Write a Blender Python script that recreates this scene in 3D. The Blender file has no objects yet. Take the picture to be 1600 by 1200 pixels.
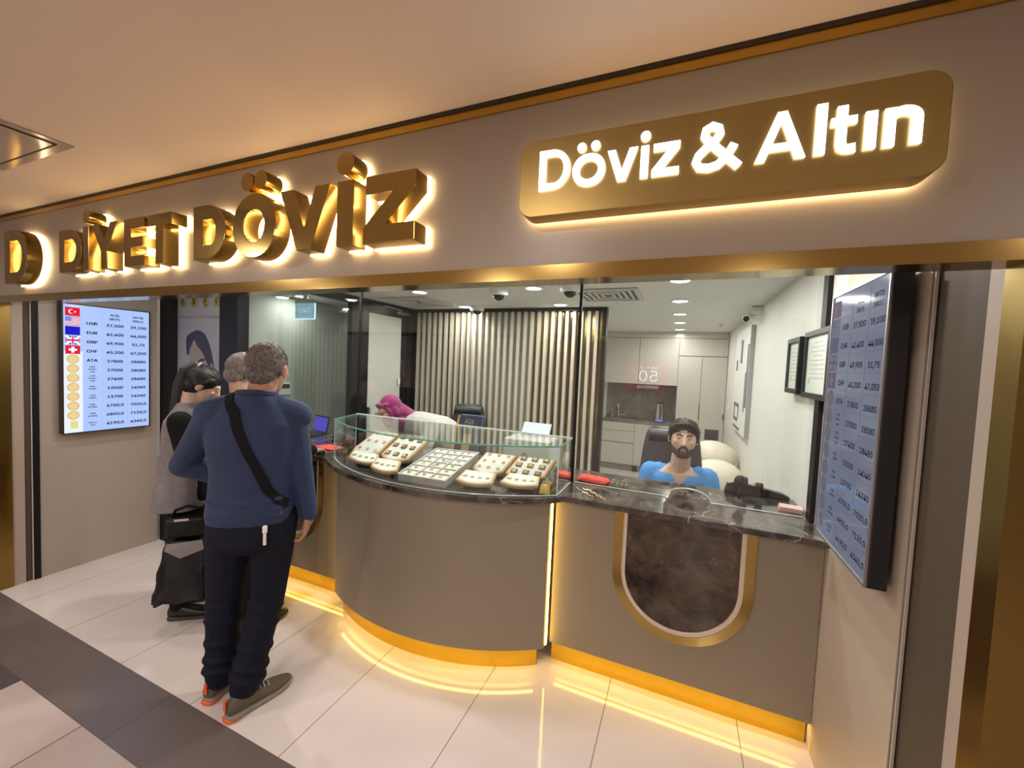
import bpy, bmesh, math, random, os
from mathutils import Vector, Matrix, Euler
from mathutils.bvhtree import BVHTree
random.seed(7)
S = bpy.context.scene
COL = S.collection
PI = math.pi

# ------------------------------------------------------------------ camera
cd = bpy.data.cameras.new('camera')
cam = bpy.data.objects.new('camera', cd); COL.objects.link(cam)
cd.sensor_width = 36.0; cd.lens = 36.0 * 632.836 / 1600.0; cd.clip_start = 0.05; cd.clip_end = 60
yaw, pitch, roll = 0.39623636, -0.04863165, -0.0441439
Rc = Matrix.Rotation(yaw, 3, 'Z') @ Matrix.Rotation(pitch, 3, 'X') @ Matrix.Rotation(roll, 3, 'Y')
Rcam = Matrix((Rc.col[0], Rc.col[2], -Rc.col[1])).transposed()
cam.matrix_world = Matrix.Translation((0, 0, 1.68)) @ Rcam.to_4x4()
S.camera = cam

# ------------------------------------------------------------------ world and exposure
w = bpy.data.worlds.new('world'); S.world = w; w.use_nodes = True
w.node_tree.nodes['Background'].inputs[0].default_value = (1.0, 0.84, 0.74, 1)
w.node_tree.nodes['Background'].inputs[1].default_value = 0.22
S.view_settings.view_transform = 'Standard'
S.view_settings.look = 'None'
S.view_settings.exposure = 0.0
S.view_settings.gamma = 1.0
S.view_settings.use_curve_mapping = False
S.cycles.transparent_max_bounces = 40; S.cycles.max_bounces = 10; S.cycles.glossy_bounces = 6

# ------------------------------------------------------------------ big lights of the place (mall ceiling lamps)
def area(name, loc, power, size, color, rot=(0, 0, 0), spread=PI, shape='DISK'):
    l = bpy.data.lights.new(name, 'AREA'); l.energy = power; l.shape = shape; l.size = size
    l.color = color; l.spread = spread
    o = bpy.data.objects.new(name, l); COL.objects.link(o); o.location = loc; o.rotation_euler = rot
    return o
WARM = (1.0, 0.87, 0.79)
for (lx, ly, lp) in ((-0.75, -0.15, 15), (-3.2, -0.2, 15), (1.6, -0.3, 11), (-1.9, -1.9, 30), (0.6, -2.4, 30), (-4.6, -2.0, 28),
                     (-3.0, -4.6, 60), (0.5, -5.0, 60), (-6.0, -4.5, 50)):  # far row: unseen lamps added to brighten what the gold letters reflect
    area('mall_lamp', (lx, ly, 2.44), lp, 0.16, WARM)
FRONT = [(0.22, 2.0), (-1.40, 1.98), (-2.60, 1.98), (-3.30, 1.45)]
for (lx, ly) in FRONT:
    area('counter_lamp', (lx, ly, 2.283), 11.5 if lx > -3 else 5, 0.06, (1.0, 0.90, 0.84))
DOWN = [(-0.05, 2.98), (-0.055, 3.85), (-0.06, 4.72), (-0.065, 5.55), (-0.07, 6.42), (-2.235, 3.08), (-2.27, 3.97),
        (-1.138, 3.08), (-1.164, 3.95), (-3.74, 3.10)]
COOL = (1.0, 0.965, 0.90)
for (x, y) in DOWN:
    area('shop_lamp', (x, y, 2.283), 8.0 if x > -3.5 else 3.0, 0.11, COOL)

# ------------------------------------------------------------------ materials
MATS = {}
def mat(name, col=(0.5, 0.5, 0.5), rough=0.5, metal=0.0, emit=None, estr=0.0, spec=0.5, noise=0.0, nscale=8.0, bump=0.0, bscale=200.0, coat=0.0, sheen=0.0):
    if name in MATS: return MATS[name]
    m = bpy.data.materials.new(name); m.use_nodes = True; MATS[name] = m
    nt = m.node_tree; b = nt.nodes['Principled BSDF']
    b.inputs['Base Color'].default_value = (*col, 1); b.inputs['Roughness'].default_value = rough
    b.inputs['Metallic'].default_value = metal; b.inputs['Specular IOR Level'].default_value = spec
    if coat: b.inputs['Coat Weight'].default_value = coat; b.inputs['Coat Roughness'].default_value = 0.05
    if sheen: b.inputs['Sheen Weight'].default_value = sheen
    if emit: b.inputs['Emission Color'].default_value = (*emit, 1); b.inputs['Emission Strength'].default_value = estr
    if noise or bump:
        tc = nt.nodes.new('ShaderNodeTexCoord')
    if noise:
        n = nt.nodes.new('ShaderNodeTexNoise'); n.inputs['Scale'].default_value = nscale; n.inputs['Detail'].default_value = 5
        nt.links.new(tc.outputs['Object'], n.inputs['Vector'])
        r = nt.nodes.new('ShaderNodeValToRGB')
        r.color_ramp.elements[0].position = 0.3; r.color_ramp.elements[1].position = 0.7
        r.color_ramp.elements[0].color = (*[c * (1 - noise) for c in col], 1)
        r.color_ramp.elements[1].color = (*[min(1, c * (1 + noise)) for c in col], 1)
        nt.links.new(n.outputs['Fac'], r.inputs[0]); nt.links.new(r.outputs[0], b.inputs['Base Color'])
    if bump:
        n2 = nt.nodes.new('ShaderNodeTexNoise'); n2.inputs['Scale'].default_value = bscale; n2.inputs['Detail'].default_value = 3
        nt.links.new(tc.outputs['Object'], n2.inputs['Vector'])
        bp = nt.nodes.new('ShaderNodeBump'); bp.inputs['Strength'].default_value = bump; bp.inputs['Distance'].default_value = 0.01
        nt.links.new(n2.outputs['Fac'], bp.inputs['Height']); nt.links.new(bp.outputs[0], b.inputs['Normal'])
    return m
def emat(name, col, strength):
    return mat(name, (0, 0, 0), 0.6, emit=col, estr=strength, spec=0.1)
def glassmat(name, tint=(0.97, 1.0, 0.985), ior=1.5):
    if name in MATS: return MATS[name]
    m = bpy.data.materials.new(name); m.use_nodes = True; MATS[name] = m
    nt = m.node_tree; nt.nodes.clear()
    o = nt.nodes.new('ShaderNodeOutputMaterial'); mx = nt.nodes.new('ShaderNodeMixShader')
    t = nt.nodes.new('ShaderNodeBsdfTransparent'); t.inputs[0].default_value = (*tint, 1)
    g = nt.nodes.new('ShaderNodeBsdfGlossy'); g.inputs['Roughness'].default_value = 0.0; g.inputs[0].default_value = (1, 1, 1, 1)
    f = nt.nodes.new('ShaderNodeFresnel'); f.inputs[0].default_value = ior
    ge = nt.nodes.new('ShaderNodeNewGeometry'); mr = nt.nodes.new('ShaderNodeMapRange'); mr.inputs['To Min'].default_value = ior; mr.inputs['To Max'].default_value = 1 / ior
    nt.links.new(ge.outputs['Backfacing'], mr.inputs[0]); nt.links.new(mr.outputs[0], f.inputs[0])
    nt.links.new(f.outputs[0], mx.inputs[0]); nt.links.new(t.outputs[0], mx.inputs[1]); nt.links.new(g.outputs[0], mx.inputs[2])
    nt.links.new(mx.outputs[0], o.inputs[0])
    return m
def marble(name, dark, mid, vein, scale=6.0, rough=0.12, vw=0.012, vscale=2.6):
    if name in MATS: return MATS[name]
    m = bpy.data.materials.new(name); m.use_nodes = True; MATS[name] = m
    nt = m.node_tree; b = nt.nodes['Principled BSDF']; b.inputs['Roughness'].default_value = rough
    tc = nt.nodes.new('ShaderNodeTexCoord')
    n = nt.nodes.new('ShaderNodeTexNoise'); n.inputs['Scale'].default_value = scale; n.inputs['Detail'].default_value = 9; n.inputs['Roughness'].default_value = 0.62
    n.inputs['Distortion'].default_value = 0.6
    nt.links.new(tc.outputs['Object'], n.inputs['Vector'])
    r = nt.nodes.new('ShaderNodeValToRGB'); r.color_ramp.elements[0].position = 0.36; r.color_ramp.elements[1].position = 0.68
    r.color_ramp.elements[0].color = (*dark, 1); r.color_ramp.elements[1].color = (*mid, 1)
    nt.links.new(n.outputs['Fac'], r.inputs[0])
    n3 = nt.nodes.new('ShaderNodeTexNoise'); n3.inputs['Scale'].default_value = 3.0; n3.inputs['Detail'].default_value = 6
    nt.links.new(tc.outputs['Object'], n3.inputs['Vector'])
    add = nt.nodes.new('ShaderNodeVectorMath'); add.operation = 'MULTIPLY_ADD'
    add.inputs[1].default_value = (0.5, 0.5, 0.5)
    nt.links.new(n3.outputs['Color'], add.inputs[0]); nt.links.new(tc.outputs['Object'], add.inputs[2])
    v = nt.nodes.new('ShaderNodeTexVoronoi'); v.feature = 'DISTANCE_TO_EDGE'; v.inputs['Scale'].default_value = vscale
    nt.links.new(add.outputs[0], v.inputs['Vector'])
    r2 = nt.nodes.new('ShaderNodeValToRGB'); r2.color_ramp.elements[0].color = (0.75, 0.75, 0.75, 1); r2.color_ramp.elements[1].color = (0, 0, 0, 1)
    r2.color_ramp.elements[1].position = vw
    nt.links.new(v.outputs['Distance'], r2.inputs[0])
    n4 = nt.nodes.new('ShaderNodeTexNoise'); n4.inputs['Scale'].default_value = 2.2
    nt.links.new(tc.outputs['Object'], n4.inputs['Vector'])
    r4 = nt.nodes.new('ShaderNodeValToRGB'); r4.color_ramp.elements[0].position = 0.45; r4.color_ramp.elements[1].position = 0.62
    nt.links.new(n4.outputs['Fac'], r4.inputs[0])
    mu = nt.nodes.new('ShaderNodeMath'); mu.operation = 'MULTIPLY'
    nt.links.new(r2.outputs[0], mu.inputs[0]); nt.links.new(r4.outputs[0], mu.inputs[1])
    mx = nt.nodes.new('ShaderNodeMixRGB'); mx.inputs[2].default_value = (*vein, 1)
    nt.links.new(mu.outputs[0], mx.inputs[0]); nt.links.new(r.outputs[0], mx.inputs[1]); nt.links.new(mx.outputs[0], b.inputs['Base Color'])
    return m
def tiles(name, col, joint, x0, px, y0, py, rough, w=0.004, jitter=0.03, spec=0.5):
    m = bpy.data.materials.new(name); m.use_nodes = True
    nt = m.node_tree; b = nt.nodes['Principled BSDF']; b.inputs['Roughness'].default_value = rough; b.inputs['Specular IOR Level'].default_value = spec
    g = nt.nodes.new('ShaderNodeNewGeometry'); sp = nt.nodes.new('ShaderNodeSeparateXYZ'); nt.links.new(g.outputs['Position'], sp.inputs[0])
    def M(op, a, bb=None):
        n = nt.nodes.new('ShaderNodeMath'); n.operation = op
        for i, v in enumerate((a, bb)):
            if v is None: continue
            if isinstance(v, (int, float)): n.inputs[i].default_value = v
            else: nt.links.new(v, n.inputs[i])
        return n.outputs[0]
    masks = []; cells = []
    for out, o0, p in ((sp.outputs[0], x0, px), (sp.outputs[1], y0, py)):
        if not p: continue
        u = M('DIVIDE', M('SUBTRACT', out, o0 - 100 * p), p)
        masks.append(M('LESS_THAN', M('ABSOLUTE', M('SUBTRACT', M('FRACT', M('ADD', u, 0.5)), 0.5)), w / p / 2)); cells.append(M('FLOOR', u))
    mk = masks[0] if len(masks) == 1 else M('MAXIMUM', masks[0], masks[1])
    cell = cells[0] if len(cells) == 1 else M('ADD', cells[0], M('MULTIPLY', cells[1], 17.3))
    wn = nt.nodes.new('ShaderNodeTexWhiteNoise'); wn.noise_dimensions = '1D'; nt.links.new(cell, wn.inputs['W'])
    n = nt.nodes.new('ShaderNodeTexNoise'); n.inputs['Scale'].default_value = 1.6; n.inputs['Detail'].default_value = 5; nt.links.new(g.outputs['Position'], n.inputs['Vector'])
    k = M('ADD', M('MULTIPLY', M('SUBTRACT', wn.outputs['Value'], 0.5), jitter * 2), M('MULTIPLY', M('SUBTRACT', n.outputs['Fac'], 0.5), 0.10))
    sc = nt.nodes.new('ShaderNodeVectorMath'); sc.operation = 'SCALE'; sc.inputs[0].default_value = col; nt.links.new(M('ADD', k, 1.0), sc.inputs['Scale'])
    mx = nt.nodes.new('ShaderNodeMixRGB'); mx.inputs[2].default_value = (*joint, 1); nt.links.new(mk, mx.inputs[0]); nt.links.new(sc.outputs[0], mx.inputs[1])
    nt.links.new(mx.outputs[0], b.inputs['Base Color'])
    return m

GOLD = mat('polished_gold', (0.41, 0.285, 0.095), 0.16, 1.0)
GOLDB = mat('brushed_gold', (0.46, 0.28, 0.06), 0.30, 1.0)
GOLDP = mat('gold_plinth', (0.74, 0.50, 0.06), 0.28, 1.0)
BEIGE = mat('beige_lacquer', (0.255, 0.215, 0.158), 0.42)
FASC = mat('fascia_lacquer', (0.315, 0.268, 0.212), 0.36)
CREAM = mat('cream_trim', (0.66, 0.56, 0.45), 0.4)
BLACK = mat('black_metal', (0.009, 0.009, 0.010), 0.45, spec=0.2)
BLKP = mat('black_plastic', (0.014, 0.014, 0.017), 0.38)
BLKG = mat('black_gloss', (0.008, 0.008, 0.010), 0.12)
LEATHER = mat('black_leather', (0.018, 0.018, 0.022), 0.42, bump=0.15, bscale=160)
WALLW = mat('shop_wall_paint', (0.70, 0.69, 0.65), 0.6)
CEILW = mat('shop_ceiling_paint', (0.72, 0.71, 0.67), 0.7)
CEILM = mat('mall_ceiling_paint', (0.70, 0.585, 0.48), 0.62)
CAB = mat('cabinet_gloss', (0.53, 0.50, 0.45), 0.18)
DKG = mat('dark_grey', (0.05, 0.05, 0.052), 0.5)
WHITEP = mat('white_plastic', (0.80, 0.80, 0.78), 0.4)
CHROME = mat('chrome', (0.75, 0.75, 0.76), 0.15, 1.0)
STEEL = mat('steel', (0.55, 0.55, 0.56), 0.3, 1.0)
SILV = mat('silver_bezel', (0.42, 0.40, 0.42), 0.35, 0.8)
MARB = marble('brown_marble', (0.014, 0.010, 0.008), (0.125, 0.080, 0.052), (0.36, 0.30, 0.25), 7.5, 0.12, 0.012, 3.1)
MARBT = marble('worktop_marble', (0.022, 0.019, 0.017), (0.135, 0.112, 0.098), (0.44, 0.40, 0.37), 8.0, 0.10, 0.013, 3.2)
KSTONE = marble('grey_stone', (0.12, 0.115, 0.10), (0.24, 0.225, 0.20), (0.36, 0.34, 0.31), 3.0, 0.3, 0.02, 1.6)
GLASS = glassmat('clear_glass')
GLASSC = glassmat('case_glass', (0.955, 0.985, 0.97))
GEDGE = mat('glass_edge', (0.10, 0.34, 0.28), 0.1, emit=None, spec=0.8)
GEDGEW = mat('glass_edge_pale', (0.62, 0.72, 0.70), 0.12, spec=0.8)
LEDY = emat('led_yellow', (1.0, 0.62, 0.10), 19.0)
LEDV = emat('led_yellow_soft', (1.0, 0.62, 0.12), 15.0)
LEDW = emat('led_warm', (1.0, 0.70, 0.36), 14.0)
LAMPW = emat('lamp_white', (1.0, 0.98, 0.93), 14.0)
LETW = emat('letter_white', (1.0, 0.93, 0.88), 5.0)
SKIN = mat('skin', (0.50, 0.30, 0.21), 0.5, noise=0.10, nscale=18)
SKINT = mat('skin_tanned', (0.42, 0.23, 0.15), 0.5, noise=0.12, nscale=18)
SKINP = mat('skin_pale', (0.60, 0.40, 0.30), 0.5, noise=0.06, nscale=18)
HAIRG = mat('hair_grey', (0.135, 0.115, 0.108), 0.6, noise=0.45, nscale=90, bump=0.6, bscale=260)
HAIRG2 = mat('hair_silver', (0.24, 0.22, 0.21), 0.6, noise=0.40, nscale=90, bump=0.6, bscale=260)
HAIRB = mat('hair_black', (0.010, 0.009, 0.009), 0.4, bump=0.4, bscale=240)
HAIRD = mat('hair_dark_brown', (0.022, 0.017, 0.014), 0.5, bump=0.5, bscale=240)
NAVY = mat('navy_sweater', (0.014, 0.030, 0.088), 0.8, noise=0.2, nscale=7, bump=0.2, bscale=220, sheen=0.08)
DENIM = mat('dark_denim', (0.0045, 0.006, 0.017), 0.8, noise=0.25, nscale=9, bump=0.25, bscale=260, spec=0.25)
BLKCL = mat('black_cloth', (0.006, 0.006, 0.008), 0.85, bump=0.2, bscale=220, spec=0.2)
GREYV = mat('grey_vest_cloth', (0.20, 0.185, 0.195), 0.8, noise=0.15, nscale=20)
BLUET = mat('blue_tshirt', (0.055, 0.27, 0.66), 0.8, noise=0.08, nscale=7, bump=0.15, bscale=200)
WHITEC = mat('white_blouse', (0.52, 0.505, 0.49), 0.75, noise=0.06, nscale=14)
MAGENTA = mat('magenta_scarf', (0.28, 0.012, 0.125), 0.7, noise=0.22, nscale=10, bump=0.3, bscale=60, sheen=0.3)
EYEW = mat('eye_white', (0.55, 0.52, 0.50), 0.3)
EYED = mat('eye_iris', (0.03, 0.02, 0.015), 0.2)
LIPS = mat('lips', (0.40, 0.17, 0.14), 0.5)
OLIVE = mat('olive_shoe_fabric', (0.115, 0.095, 0.065), 0.8, bump=0.3, bscale=300)
SOLE = mat('shoe_sole', (0.25, 0.225, 0.21), 0.6)
ORANGE = mat('orange_accent', (0.75, 0.14, 0.02), 0.6)
REDC = mat('red_cloth', (0.74, 0.075, 0.055), 0.8, noise=0.15, nscale=25)
CREAMS = mat('cream_leather', (0.72, 0.66, 0.55), 0.45)
PADW = mat('tray_velvet_white', (0.76, 0.745, 0.70), 0.7)
TRIMO = mat('tray_trim_tan', (0.52, 0.31, 0.13), 0.4)
TRAYG = mat('tray_grey', (0.42, 0.40, 0.37), 0.6)
COING = mat('coin_gold', (0.80, 0.56, 0.20), 0.3, 1.0)
COINP = mat('coin_pale', (0.42, 0.36, 0.26), 0.4, 0.6)
GEMD = mat('gem_dark', (0.16, 0.14, 0.15), 0.3)
NAVYB = mat('navy_card', (0.020, 0.025, 0.065), 0.4)

# ------------------------------------------------------------------ mesh helpers
class MB:
    def __init__(s): s.v = []; s.f = []; s.m = []; s.mats = []
    def mi(s, m):
        if m is None: return 0
        if m not in s.mats: s.mats.append(m)
        return s.mats.index(m)
    def add(s, vs, fs, m=None):
        o = len(s.v); s.v += [Vector(p) for p in vs]; k = s.mi(m)
        for f in fs: s.f.append([i + o for i in f]); s.m.append(k)
        return s
    def box(s, x0, x1, y0, y1, z0, z1, m=None):
        vs = [(x, y, z) for x in (x0, x1) for y in (y0, y1) for z in (z0, z1)]
        return s.add(vs, [(0, 1, 3, 2), (4, 6, 7, 5), (0, 4, 5, 1), (2, 3, 7, 6), (0, 2, 6, 4), (1, 5, 7, 3)], m)
    def obox(s, c, ax, ay, az, m=None):          # oriented box: centre and three half-axes
        c, ax, ay, az = map(Vector, (c, ax, ay, az))
        vs = [c + i * ax + j * ay + k * az for i in (-1, 1) for j in (-1, 1) for k in (-1, 1)]
        return s.add(vs, [(0, 1, 3, 2), (4, 6, 7, 5), (0, 4, 5, 1), (2, 3, 7, 6), (0, 2, 6, 4), (1, 5, 7, 3)], m)
    def prism(s, pts, d, m=None):                # polygon (3D points) swept by vector d
        n = len(pts); d = Vector(d); a = [Vector(p) for p in pts]
        return s.add(a + [p + d for p in a], [list(range(n))[::-1], list(range(n, 2 * n))] + [(i, (i + 1) % n, n + (i + 1) % n, n + i) for i in range(n)], m)
    def band(s, lo, hi, th, m=None):             # wall between two polylines lo/hi with thickness vectors th[i]
        n = len(lo); L = [Vector(p) for p in lo]; Hh = [Vector(p) for p in hi]; T = [Vector(t) for t in th]
        vs = L + Hh + [L[i] + T[i] for i in range(n)] + [Hh[i] + T[i] for i in range(n)]
        fs = []
        for i in range(n - 1):
            fs += [(i, i + 1, n + i + 1, n + i), (2 * n + i + 1, 2 * n + i, 3 * n + i, 3 * n + i + 1),
                   (n + i, n + i + 1, 3 * n + i + 1, 3 * n + i), (i + 1, i, 2 * n + i, 2 * n + i + 1)]
        fs += [(0, n, 3 * n, 2 * n), (n - 1, 3 * n - 1, 4 * n - 1, 2 * n - 1)]
        return s.add(vs, fs, m)
    def loft(s, rings, m=None, cap=True):
        n = len(rings[0]); vs = [p for r in rings for p in r]; fs = []
        for i in range(len(rings) - 1):
            for j in range(n):
                a, b = i * n + j, i * n + (j + 1) % n; fs.append((a, b, b + n, a + n))
        if cap: fs += [list(range(n))[::-1], list(range((len(rings) - 1) * n, len(rings) * n))]
        return s.add(vs, fs, m)
    def tube(s, pts, r, m=None, n=10):
        pts = [Vector(p) for p in pts]; rr = r if isinstance(r, (list, tuple)) else [r] * len(pts); rings = []; up = None
        for i, p in enumerate(pts):
            t = (pts[min(i + 1, len(pts) - 1)] - pts[max(i - 1, 0)]).normalized()
            if up is None: up = t.orthogonal().normalized()
            u = (up - t * up.dot(t)).normalized(); up = u; v = t.cross(u)
            rings.append([p + rr[i] * (math.cos(a) * u + math.sin(a) * v) for a in [2 * PI * k / n for k in range(n)]])
        return s.loft(rings, m)
    def lathe(s, prof, c, m=None, n=24, axis=(0, 0, 1)):
        c = Vector(c); ax = Vector(axis).normalized(); u = ax.orthogonal().normalized(); v = ax.cross(u)
        return s.loft([[c + ax * z + r * (math.cos(a) * u + math.sin(a) * v) for a in [2 * PI * k / n for k in range(n)]] for r, z in prof], m)
    def ell(s, c, rad, m=None, R=None, n=16, k=10):
        c = Vector(c); R = R or Matrix.Identity(3); rings = []
        for i in range(k + 1):
            th = -PI / 2 + PI * max(0.02, min(k - 0.02, i)) / k
            rings.append([c + R @ Vector((rad[0] * math.cos(th) * math.cos(a), rad[1] * math.cos(th) * math.sin(a), rad[2] * math.sin(th))) for a in [2 * PI * j / n for j in range(n)]])
        return s.loft(rings, m)
    def caps(s, p0, p1, r0, r1, m=None, n=12):
        p0, p1 = Vector(p0), Vector(p1); t = (p1 - p0); L = t.length; t = t / max(L, 1e-6); u = t.orthogonal().normalized(); v = t.cross(u); rings = []
        for th in (-88, -60, -30, 0):
            a = math.radians(th); rings.append((p0 + t * r0 * math.sin(a), r0 * math.cos(a)))
        for th in (0, 30, 60, 88):
            a = math.radians(th); rings.append((p1 + t * r1 * math.sin(a), r1 * math.cos(a)))
        return s.loft([[c + r * (math.cos(a) * u + math.sin(a) * v) for a in [2 * PI * j / n for j in range(n)]] for c, r in rings], m)
    def chain(s, pts, rs, m=None):
        for i in range(len(pts) - 1): s.caps(pts[i], pts[i + 1], rs[i], rs[i + 1], m)
        return s
    def torso(s, levels, m=None, n=24):          # levels: (centre, half width, half depth, side vector, power)
        rings = []
        for c, a, b, sd in levels:
            c = Vector(c); sd = Vector(sd).normalized(); up = Vector((0, 0, 1)); fw = up.cross(sd).normalized()
            rings.append([c + a * math.copysign(abs(math.cos(t)) ** 0.8, math.cos(t)) * sd + b * math.copysign(abs(math.sin(t)) ** 0.8, math.sin(t)) * fw for t in [2 * PI * (j + .5) / n for j in range(n)]])
        return s.loft(rings, m)
    def build(s, name, m=None, parent=None, smooth=False, bevel=0.0, seg=2, remesh=0.0, relax=0, sub=0):
        off = world_loc(parent) if parent else Vector((0, 0, 0))
        me = bpy.data.meshes.new(name)
        me.from_pydata([p - off for p in s.v], [], s.f); me.validate()
        mats = s.mats if s.mats else [m]
        for mm in mats: me.materials.append(mm)
        if len(mats) > 1 and len(me.polygons) == len(s.m): me.polygons.foreach_set('material_index', s.m)
        b = bmesh.new(); b.from_mesh(me); bmesh.ops.recalc_face_normals(b, faces=b.faces); b.to_mesh(me); b.free()
        o = bpy.data.objects.new(name, me); COL.objects.link(o)
        if parent: o.parent = parent
        if remesh or sub or bevel:
            if bevel:
                md = o.modifiers.new('b', 'BEVEL'); md.width = bevel; md.segments = seg; md.limit_method = 'ANGLE'; md.angle_limit = math.radians(40)
            if remesh:
                md = o.modifiers.new('r', 'REMESH'); md.mode = 'VOXEL'; md.voxel_size = remesh
                if relax: sm = o.modifiers.new('s', 'SMOOTH'); sm.factor = 0.5; sm.iterations = relax
            if sub: md = o.modifiers.new('d', 'SUBSURF'); md.levels = sub; md.render_levels = sub
            dg = bpy.context.evaluated_depsgraph_get(); dg.update()
            nm = bpy.data.meshes.new_from_object(o.evaluated_get(dg)); o.modifiers.clear(); o.data = nm; nm.name = name
            if remesh: nm.materials.clear(); nm.materials.append(m)
            me = nm
        if smooth:
            me.polygons.foreach_set('use_smooth', [True] * len(me.polygons))
            if smooth != 'all':
                try: me.set_sharp_from_angle(angle=math.radians(50))
                except Exception: pass
        return o
def world_loc(o):
    p = Vector((0, 0, 0))
    while o: p = p + o.location; o = o.parent
    return p
def tag(o, label, cat, group=None):
    o['label'] = label; o['category'] = cat
    if group: o['group'] = group
    return o
def thing(name, label, cat, loc, group=None):
    o = bpy.data.objects.new(name, None); COL.objects.link(o); o.location = loc; o.empty_display_size = 0.1
    return tag(o, label, cat, group)
def struct(name, mb, m=None, label=None, **k):
    o = mb.build(name, m, **k); o['kind'] = 'structure'
    if label: o['label'] = label
    return o
def plabel(o, label): o['label'] = label; return o
def copytree(o, loc, label=None, group=None):
    c = o.copy(); COL.objects.link(c); c.location = loc
    if label: c['label'] = label
    if group: c['group'] = group
    for ch in list(o.children):
        d = ch.copy(); COL.objects.link(d); d.parent = c
        for g in list(ch.children):
            e = g.copy(); COL.objects.link(e); e.parent = d
    return c
# text: returns (verts2d/3d, faces) of a text with its left end at x=0
FONT = None
try: FONT = bpy.data.fonts.load(os.path.join(bpy.utils.system_resource('DATAFILES'), 'fonts', 'Inter.woff2'))
except Exception: FONT = None
_tc = {}
def textmesh(body, bold=0.0, extrude=0.0, res=4):
    key = (body, bold, extrude, res)
    if key in _tc: return _tc[key]
    c = bpy.data.curves.new('t', 'FONT'); c.body = body; c.size = 1.0; c.offset = bold; c.extrude = extrude; c.resolution_u = res
    if FONT: c.font = FONT
    o = bpy.data.objects.new('t', c); COL.objects.link(o)
    dg = bpy.context.evaluated_depsgraph_get(); dg.update()
    me = bpy.data.meshes.new_from_object(o.evaluated_get(dg))
    vs = [v.co.copy() for v in me.vertices]; fs = [list(p.vertices) for p in me.polygons]
    bpy.data.objects.remove(o); bpy.data.curves.remove(c); bpy.data.meshes.remove(me)
    _tc[key] = (vs, fs); return vs, fs
def heavy_text(mb, body, origin, ux, uz, height, align='C', stretch=1.16, fat=.045):
    for k in (-1, 0, 1):
        for j in (-1, 1): put_text(mb, body, Vector(origin) + Vector(ux) * (k * fat * height * .8) + Vector(uz) * (j * fat * height * .4), ux, uz, height=height, align=align, stretch=stretch)
def put_text(mb, body, origin, ux, uz, m=None, bold=0.0, box=None, height=None, width=None, align='L', extrude=0.0, un=None, stretch=1.0):
    """place text: ux/uz world unit vectors for the writing direction and up; box=(w,h) stretches the ink box to it"""
    vs, fs = textmesh(body, bold, extrude)
    if not vs: return
    x0 = min(v.x for v in vs); x1 = max(v.x for v in vs); y0 = min(v.y for v in vs); y1 = max(v.y for v in vs)
    if box: sx = box[0] / (x1 - x0); sy = box[1] / (y1 - y0); ox, oy = x0, y0
    else:
        sy = height; sx = height * stretch
        if width and (x1 - x0) * sx > width: sx = width / (x1 - x0)
        ox, oy = x0, 0
    W = (x1 - x0) * sx; dx = {'L': 0, 'C': -W / 2, 'R': -W}[align]
    origin, ux, uz = Vector(origin), Vector(ux), Vector(uz); un = Vector(un) if un else ux.cross(uz)
    mb.add([origin + ux * ((v.x - ox) * sx + dx) + uz * ((v.y - oy) * sy) + un * v.z for v in vs], fs, m)

# ------------------------------------------------------------------ setting: floors, ceilings, walls
XL, XR, YF = -4.16, 0.625, 1.137
FLW = tiles('white_floor_tile', (0.68, 0.635, 0.615), (0.22, 0.18, 0.15), -0.258, 0.6, 0, 0, 0.07, 0.004, 0.012)
FLD = tiles('dark_floor_tile', (0.135, 0.114, 0.110), (0.06, 0.05, 0.045), -2.19, 0.9, 0, 0, 0.28, 0.004, 0.05)
FLM = tiles('grey_floor_tile', (0.47, 0.405, 0.385), (0.10, 0.075, 0.06), -2.353, 0.6, 0.874, 0.6, 0.30, 0.006, 0.06)
struct('floor_shop', MB().box(-7.5, 3.0, YF, 7.6, -0.1, 0), FLW)
struct('floor_border', MB().box(-9, 4, 0.874, YF, -0.1, 0), FLD)
struct('floor_mall', MB().box(-9, 4, -7, 0.874, -0.1, 0), FLM)
fd = MB().box(-3.54, -2.942, 0.274, 0.874, -0.004, 0.0012)
struct('floor_tile', fd, mat('slate_floor_tile', (0.085, 0.075, 0.088), 0.3))
struct('ceiling_mall', MB().box(-9, 4, -7.0, YF + 0.08, 2.472, 2.6), CEILM)
struct('ceiling_shop', MB().box(-5.0, 1.2, YF + 0.08, 7.4, 2.30, 2.45), CEILW)
struct('wall_back', MB().box(-1.6, 1.0, 7.28, 7.4, 0, 2.3), WALLW)
struct('wall_right', MB().box(XR, XR + 0.12, 2.145, 7.28, 0, 2.3), WALLW)
struct('wall_right_front', MB().box(XR, XR + 0.12, 1.50, 2.145, 0, 2.3), mat('right_return_paint', (0.44, 0.375, 0.31), 0.4))
struct('wall_left', MB().box(XL - 0.12, XL, 1.335, 2.03, 0, 2.3), mat('left_wall_paint', (0.40, 0.345, 0.29), 0.45))
struct('wall_corridor', MB().box(-4.07, -3.95, 2.2, 4.3, 0, 2.3).box(-3.95, -3.16, 4.2, 4.3, 0, 2.3), mat('corridor_paint', (0.50, 0.52, 0.48), 0.6))
struct('wall_kitchen_side', MB().box(-1.7, -1.58, 4.3, 7.3, 0, 2.3), WALLW)
# the shop opposite, behind the camera: seen only in reflections
struct('wall_mall', MB().box(-9, 4, -7.1, -7.0, 0, 4.0), mat('mall_wall', (0.52, 0.44, 0.38), 0.6))
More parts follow.
